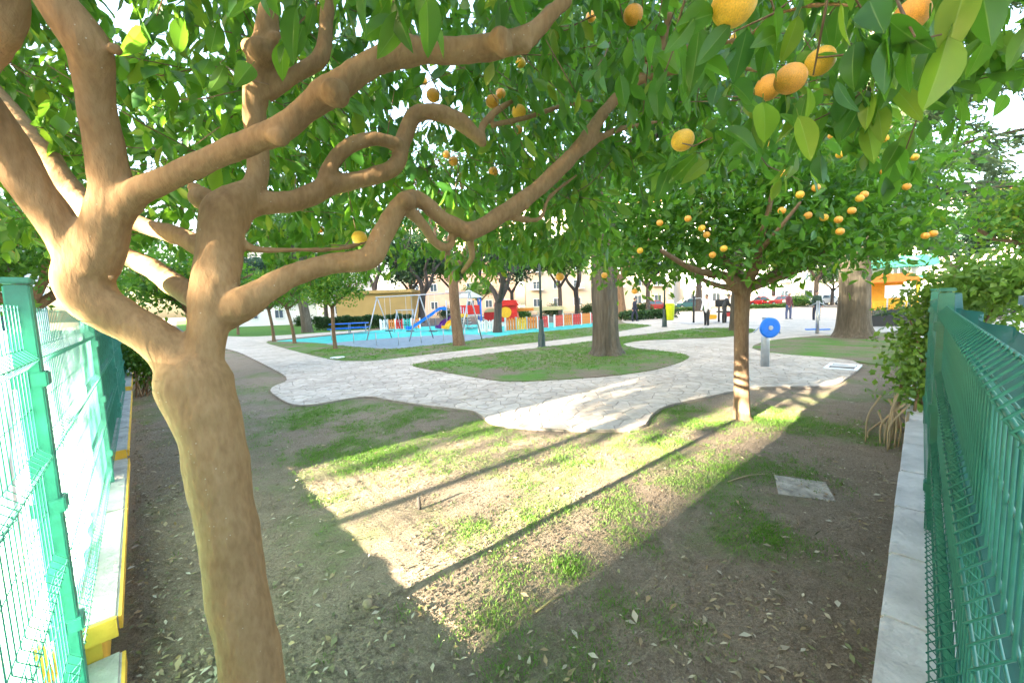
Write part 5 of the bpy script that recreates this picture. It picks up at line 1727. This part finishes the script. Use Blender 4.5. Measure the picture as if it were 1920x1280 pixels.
# ------------------------------------------------------------------ cars
def car(label, p, rz, col, L=4.1, H=1.48, grp='cars parked beyond the park', van=False):
    t = thing('parked_car', label, 'car', p, rz, grp)
    Wd = 1.74; k = L / 4.1
    prof = [(-2.02, .32), (-2.05, .62), (-1.98, .86), (-1.25, .95), (-.62, H - .06), (-.35, H), (.75, H), (1.1, H - .06), (1.72, .98), (2.0, .92), (2.05, .6), (2.02, .32)] if not van else \
        [(-2.02, .32), (-2.05, .7), (-1.9, 1.0), (-1.45, 1.1), (-.95, H - .05), (-.7, H), (1.85, H), (2.0, H - .15), (2.05, .6), (2.02, .32)]
    prof = [(x * k, z) for x, z in prof]
    # cabin narrows towards the roof
    n = len(prof)
    vs = []
    for s in (-1, 1):
        for x, z in prof:
            y = Wd / 2 * (1 - max(0, z - .9) * .22)
            vs.append((x, s * y, z))
    tri = tessellate_polygon([[Vector((x, z, 0)) for x, z in prof]])
    fs = [t_ for t_ in tri] + [tuple(n + i for i in t_[::-1]) for t_ in tri] + [(i, (i + 1) % n, n + (i + 1) % n, n + i) for i in range(n)]
    b = MB().add(vs, fs); b.build('body', col, t)
    def side_win(x0, x1, x2, x3, s):
        z0, z1 = .97, H - .1
        y = lambda z: s * (Wd / 2 * (1 - max(0, z - .9) * .22) + .006)
        q = [(x0 * k, y(z0), z0), (x1 * k, y(z0), z0), (x2 * k, y(z1), z1), (x3 * k, y(z1), z1)]
        inner = [(a_, b_ - s * .02, c_) for a_, b_, c_ in q]
        MB().add(q + inner, [(0, 1, 2, 3), (4, 5, 6, 7), (0, 1, 5, 4), (1, 2, 6, 5), (2, 3, 7, 6), (3, 0, 4, 7)]).build('window', M['window'], t)
    for s in (-1, 1):
        side_win(-1.1, -.02, -.02, -.52, s); side_win(.06, 1.3 if not van else 1.7, .95 if not van else 1.7, .06, s)
        for x in (-1.28, 1.25):
            w_ = MB().cyl((x * k, s * .80, .32), .32, .2, 20, 0, 'Y').build('wheel', M['tyre'], t)
            MB().cyl((x * k, s * .905, .32), .2, .02, 14, 0, 'Y').build('rim', M['steel'], w_)
        MB().box((-2.03 * k, s * .62, .72), (.1, .32, .15), bev=.02).build('headlight', M['white'], t)
        MB().box((2.03 * k, s * .66, .75), (.08, .22, .2), bev=.02).build('tail_light', M['red'], t)
    a, b_ = (prof[3], prof[4])
    def glass(pa, pb, nm, o):
        (xa, za), (xb, zb) = pa, pb
        ya, yb = Wd / 2 * .86, Wd / 2 * .78
        q = [(xa + (xb - xa) * .12 + o, -ya, za + (zb - za) * .12), (xa + (xb - xa) * .12 + o, ya, za + (zb - za) * .12), (xa + (xb - xa) * .92 + o, yb, za + (zb - za) * .92), (xa + (xb - xa) * .92 + o, -yb, za + (zb - za) * .92)]
        inner = [(x - o * 2.5, y, z - .01) for x, y, z in q]
        MB().add(q + inner, [(0, 1, 2, 3), (4, 5, 6, 7), (0, 1, 5, 4), (1, 2, 6, 5), (2, 3, 7, 6), (3, 0, 4, 7)]).build(nm, M['window'], t)
    glass(prof[3], prof[4], 'windscreen', -.012)
    glass(prof[-4] if not van else prof[-3], prof[-5] if not van else prof[-4], 'rear_window', .012) if not van else None
    MB().box((-2.06 * k, 0, .42), (.1, 1.6, .18), bev=.02).build('bumper', M['black'], t)
    MB().box((2.06 * k, 0, .42), (.1, 1.6, .18), bev=.02).build('bumper', M['black'], t)
    return t


CP = lambda nm, c: mat('car_paint_' + nm, c, .25, .0, .03, 2, spec=.6, coat=.6)
cred, cwhite, cgrey, cteal, cblue, csil = CP('red', (.45, .02, .02)), CP('white', (.75, .75, .75)), CP('grey', (.18, .19, .2)), CP('teal', (.03, .14, .16)), CP('blue', (.03, .08, .25)), CP('silver', (.5, .52, .54))
for (px, py, rz, c, lab, van) in [(1418, 574, .1, cred, 'dark red hatchback parked behind the slender orange tree', False), (1456, 573, .15, cred, 'bright red car next to the dark red hatchback', False), (1500, 573, .1, cgrey, 'grey car parked behind the standing person in maroon', False),
                                  (1290, 579, 0, cteal, 'dark teal car parked left of the grey trunked tree', False), (1545, 572, .2, csil, 'silver car parked left of the cedar trunk', False), (1225, 583, .05, cred, 'red car parked behind the lime litter bin', False),
                                  (1350, 571, .05, cwhite, 'white van parked behind the black exercise station', True), (1440, 568, .0, cblue, 'blue car in the back row of the car park', False)]:
    car(lab, G(px, py), rz + math.pi * (px % 2), c, 4.1, 1.95 if van else 1.48, 'cars parked beyond the park', van)
for (px, D, c, lab) in [(1845, 24, cwhite, 'white car parked outside the right fence nearest the climber'), (1905, 21, csil, 'silver car parked outside the right fence at the picture edge'), (1875, 29, cwhite, 'white car in the second row outside the right fence')]:
    p = at(px, 540, D)
    car(lab, (p.x, p.y, .012), .6, c)

# ------------------------------------------------------------------ people
def person(label, p, face, top, legs, top_m, leg_m, hair='hair', stride=.12, arm=(.1, .1), lean=0.0, hgt=1.72, crouch=0.0, carry=None):
    """one continuous body, clothes over it; local front is -Y"""
    t = thing('person', label, 'person', p, face)
    k = hgt / 1.72
    hipz = .92 - crouch
    hip = Vector((0, 0, hipz)); chest = Vector((0, -lean * .5, hipz + .40)); neck = Vector((0, -lean, hipz + .56)); head = Vector((0, -lean - .03, hipz + .72))
    def lim(s, st):
        h = hip + Vector((s * .09, 0, -.02)); kn = Vector((s * .10, -st - crouch * .7, hipz * .52)); an = Vector((s * .10, st * .6 - st * .9, .09)); an.y = st * (-.9)
        if crouch: an.y += .08
        return [(*h, .088), (*kn, .058), (*an, .042)]
    def ar(s, sw):
        sh = chest + Vector((s * .185, 0, .12)); el = sh + Vector((s * .05, -sw * .5 + .02, -.28)); wr = el + Vector((s * .0, -sw - .03, -.22))
        return [(*sh, .05), (*el, .041), (*wr, .03)]
    body = MB()
    def chain(rows, mb, g=0.0, n=10):
        Q = spline(rows, 4); mb.tube([q[:3] for q in Q], Q[:, 3] + g, n)
        for e in (0, -1): mb.ball(Q[e][:3], Q[e][3] + g, 8, 6)
    torso = [(*(hip + Vector((0, 0, -.04))), .115), (*(hip + Vector((0, 0, .15))), .115), (*chest, .135), (*(chest + Vector((0, 0, .1))), .125), (*neck, .055)]
    Ls = [lim(1, stride), lim(-1, -stride)]; As = [ar(1, arm[0]), ar(-1, arm[1])]
    chain(torso, body)
    for r_ in Ls + As: chain(r_, body)
    for r_ in Ls:
        f = Vector(r_[-1][:3]); body.tube([f + Vector((0, .05, -.05)), f + Vector((0, -.14, -.06))], [.045, .035], 8)
    for r_ in As:
        wv = Vector(r_[-1][:3]); body.ball(wv + Vector((0, -.02, -.06)), (.028, .038, .055), 8, 6)
        for q in range(4): body.tube([wv + Vector((.0, -.045 + q * .018, -.09)), wv + Vector((.0, -.05 + q * .018, -.16 + abs(q - 1.3) * .012))], .0095, 6)
        body.tube([wv + Vector((0, -.05, -.05)), wv + Vector((0, -.085, -.10))], .0105, 6)
    body.tube([neck, head], [.055, .06], 8)
    body.ball(head + Vector((0, 0, .04)), (.078, .095, .118), 14, 10)
    body.ball(head + Vector((0, -.098, .02)), (.016, .022, .025), 8, 6)
    for s in (-1, 1): body.ball(head + Vector((s * .08, .005, .03)), (.014, .025, .035), 8, 6)
    bo = body.build('body', M['skin'], t); solid_remesh(bo, .014, 2)
    j = MB(); chain(torso[:-1], j, .022, 14)
    for r_ in As: chain(r_, j, .016)
    jo = j.build(top, M[top_m], t); solid_remesh(jo, .016, 3)
    tr = MB()
    tr.ball(hip + Vector((0, 0, .0)), (.145, .125, .13), 12, 8)
    for r_ in Ls: chain(r_, tr, .02)
    to = tr.build(legs, M[leg_m], t); solid_remesh(to, .016, 3)
    hb = MB().ball(head + Vector((0, .018, .075)), (.088, .098, .10), 14, 10)
    hb.build('hair', M[hair], t)
    for r_ in Ls:
        f = Vector(r_[-1][:3]); s_ = MB(); s_.tube([f + Vector((0, .07, -.055)), f + Vector((0, -.05, -.05)), f + Vector((0, -.17, -.065))], [.042, .05, .03], 8); s_.build('shoe', M['black'], t)
    t.scale = (k, k, k)
    return t


person('person in dark clothes walking on the path left of the lime bin', G(1190, 603), 1.2, 'jacket', 'trousers', 'navy', 'navy', stride=.16, arm=(.14, -.1))
person('person in maroon jacket and blue jeans standing in the exercise area', G(1478, 599), .3, 'jacket', 'jeans', 'maroon', 'denim', stride=.06, arm=(.05, .12), hair='white')
person('person in dark green top by the exercise pedals', G(1530, 601), -.2, 'sweater', 'trousers', 'olive', 'navy', stride=.08)
person('person in black leaning over the exercise station', G(1358, 607), 1.4, 'jacket', 'trousers', 'black', 'black', stride=.1, arm=(.35, .3), lean=.22)
person('person in white top and black trousers standing left of the exercise station', G(1325, 611), -.9, 'shirt', 'trousers', 'white', 'black', stride=.05)

# ------------------------------------------------------------------ small things on the ground
t = tag(MB().tube([tuple(G(633, 671, .03)), tuple(G(633, 671, .03) + Vector((0, 0, .028)))], .24, 24).build('manhole_cover', M['white']), 'pale round cover lying in the grass below the young orange tree', 'cover')
slab = [G(1452, 893), G(1548, 905), G(1567, 940), G(1460, 928)]
c = sum(slab, Vector()) / 4
o = MB().prism([(p.x - c.x, p.y - c.y) for p in slab], -.03, .006).build('concrete_slab', M['old_slab'])
o.location = (c.x, c.y, .004); o.rotation_euler = (.022, .012, 0); tag(o, 'square concrete slab half buried in the soil near the right wall', 'slab')
p = G(690, 1140)
b = MB().ball((0, 0, .022), (.028, .022, .028), 12, 8)
o = b.build('pebble', M['stone']); o.location = (p.x, p.y, .005); tag(o, 'small tan stone on the dark soil right of the front trunk', 'stone')
p = G(786, 956)
o = MB().tube([(0, 0, -.03), (.004, 0, .05), (0, .004, .11)], [.014, .015, .012], 8).build('stake', M['bark_dark']); o.location = p; tag(o, 'short dark stake standing in the sunlit patch', 'stake')
for (a, b2, lab) in [((1365, 905), (1440, 890), 'thin pale twig lying in the sunlit grass'), ((1005, 1150), (1060, 1120), 'short pale twig on the soil at the picture bottom')]:
    A, B = G(*a), G(*b2)
    mid = (A + B) / 2 + Vector((.02, .03, .02))
    o = MB().tube([(0, 0, .012), mid - A, B - A + Vector((0, 0, .012))], [.006, .005, .003], 6).build('twig', M['litter']); o.location = A
    tag(o, lab, 'twig')
# drain cover at the end of the paving
p = G(1580, 692)
t = thing('drain', 'broken drain opening with pale frame at the paving end', 'drain', (p.x, p.y, .045), .75)
mb = MB()
for s in (-1, 1):
    mb.box((s * .36, 0, .01), (.1, .56, .03), bev=.006); mb.box((0, s * .25, .01), (.62, .07, .028), bev=.006)
mb.build('frame', M['white'], t)
MB().box((0, 0, .004), (.62, .43, .01)).build('water', M['puddle'], t)
MB().box((.05, 0, .02), (.07, .42, .02), .2).build('bar', M['white'], t)

# ------------------------------------------------------------------ grass and litter
def grass_sheet(name, X, Y, dens, zoff, per, l0, l1, w, label):
    keep = RNG.random(X.shape) < dens
    X, Y = X[keep], Y[keep]
    n = len(X); N = n * per
    P = np.stack([np.repeat(X, per) + RNG.normal(0, .018, N) * (1 + w * 60), np.repeat(Y, per) + RNG.normal(0, .018, N) * (1 + w * 60), np.full(N, zoff - .005)], 1)
    d = RNG.normal(0, .55, (N, 3)); d[:, 2] = 1
    L = np.repeat(RNG.uniform(l0, l1, n), per) * RNG.uniform(.6, 1.2, N)
    o = link(bpy.data.objects.new(name, leaf_mesh(name, P, d, rand_dirs(N), L, np.full(N, w) * RNG.uniform(.7, 1.3, N), M['blade'], True)))
    return tag(o, label, kind='stuff')


X, Y = fan(170000, .9, 9.5, 1.0)
wl = (-X - SL * Y - CL_IN) * .72 < -.12                       # inside both walls
wr = (X - SR * Y - CR_IN) * .70 < -.05
nz1 = vnoise(X, Y, 1.3, 3) * .5 + vnoise(X, Y, 4.5, 4) * .5
dens = np.clip(soft_patches(X, Y, pats) * np.clip(.55 + 1.5 * nz1, 0, 1.2) + np.clip(nz1 - .12, 0, 1) * .45 - .02, 0, 1)
dens *= wl & wr & ~inside(path_poly, X, Y)
dens *= np.where(X < -.55 * Y - .15, .22, 1)
grass_sheet('grass', X, Y, dens * 1.0, .0, 9, .014, .045, .0036, 'thin fresh grass growing in patches on the bare soil')
# the island and the far lawns
X = RNG.uniform(-8, 14, 60000); Y = RNG.uniform(8, 27, 60000)
lawnB_poly = gpoly(lawnB_far + [(1130, 612), (1050, 620), (960, 628), (897, 638), (853, 644), (795, 650), (751, 655), (722, 656), (664, 652), (620, 646), (560, 642)])
i1 = inside(isl_poly, X, Y); i2 = inside(lawnB_poly, X, Y)
nz2 = vnoise(X, Y, .8, 8) * .6 + vnoise(X, Y, 3, 9) * .4
d1 = np.clip(.55 + 1.3 * nz2, 0, 1)
front = np.clip((Y - (G(960, 706).y)) / 1.4, .08, 1)
grass_sheet('grass', X, Y, i1 * d1 * front * 1.3, .055, 9, .03, .06, .009, 'short green grass on the island round the old trunk')
grass_sheet('grass', X, Y, i2 * d1 * .8, .042, 6, .03, .06, .012, 'short thin grass along the playground edge')

X, Y = fan(48000, .9, 9, 1.1)
lft = (-X - SL * Y - CL_IN) * .72; rgt = (X - SR * Y - CR_IN) * .70
dn = .20 + .85 * np.exp(-np.maximum(-lft, 0) / .55) + .75 * np.exp(-np.maximum(-rgt, 0) / .5)
dn *= (lft < -.03) & (rgt < -.03) & ~inside(path_poly, X, Y)
dn *= np.clip(.6 + 1.2 * vnoise(X, Y, 1.6, 12), .15, 1)
k = RNG.random(X.shape) < dn * .62
X, Y = X[k], Y[k]; n = len(X)
d = rand_dirs(n); d[:, 2] = RNG.normal(0, .18, n)
nn = RNG.normal(0, .28, (n, 3)); nn[:, 2] = 1
L = RNG.uniform(.010, .045, n) * np.where(RNG.random(n) < .25, 1.5, 1)
o = link(bpy.data.objects.new('fallen_leaves', leaf_mesh('fallen_leaves', np.stack([X, Y, np.full(n, .016)], 1), d, nn, L, L * RNG.uniform(.3, .5, n), M['litter'], True)))
tag(o, 'dry fallen leaves scattered on the soil and along both walls', kind='stuff')
X, Y = fan(9000, 4.3, 12, 1.0)
k = inside(path_poly, X, Y) & ~inside(isl_poly, X, Y) & (RNG.random(X.shape) < .035)
X, Y = X[k], Y[k]; n = len(X)
d = rand_dirs(n); d[:, 2] = RNG.normal(0, .1, n)
nn = RNG.normal(0, .2, (n, 3)); nn[:, 2] = 1
L = RNG.uniform(.03, .07, n)
o = link(bpy.data.objects.new('fallen_leaves', leaf_mesh('fallen_leaves', np.stack([X, Y, np.full(n, .056)], 1), d, nn, L, L * .45, M['litter'], True)))
tag(o, 'few dry fallen leaves lying on the pale paving', kind='stuff')
# fine crumbs of soil and gravel
X, Y = fan(70000, .9, 6, 1.2)
k = ((-X - SL * Y - CL_IN) * .72 < -.02) & ((X - SR * Y - CR_IN) * .70 < -.02) & ~inside(path_poly, X, Y)
X, Y = X[k], Y[k]; n = len(X)
r = RNG.uniform(.0025, .009, n) * np.where(RNG.random(n) < .04, 1.9, 1)
T = np.array([(1, 0, 0), (-.5, .87, 0), (-.5, -.87, 0), (0, 0, .9)])
V = np.stack([X, Y, np.full(n, .004)], 1)[:, None, :] + T[None] * r[:, None, None] * RNG.uniform(.6, 1.4, (n, 4, 1))
off = (np.arange(n) * 4)[:, None, None]
o = link(bpy.data.objects.new('soil_crumbs', np_mesh('soil_crumbs', V.reshape(-1, 3), [(np.array([(0, 1, 3), (1, 2, 3), (2, 0, 3)])[None] + off).reshape(-1, 3)], M['soil'])))
tag(o, 'small crumbs and clods of soil lying on the bare ground', kind='stuff')
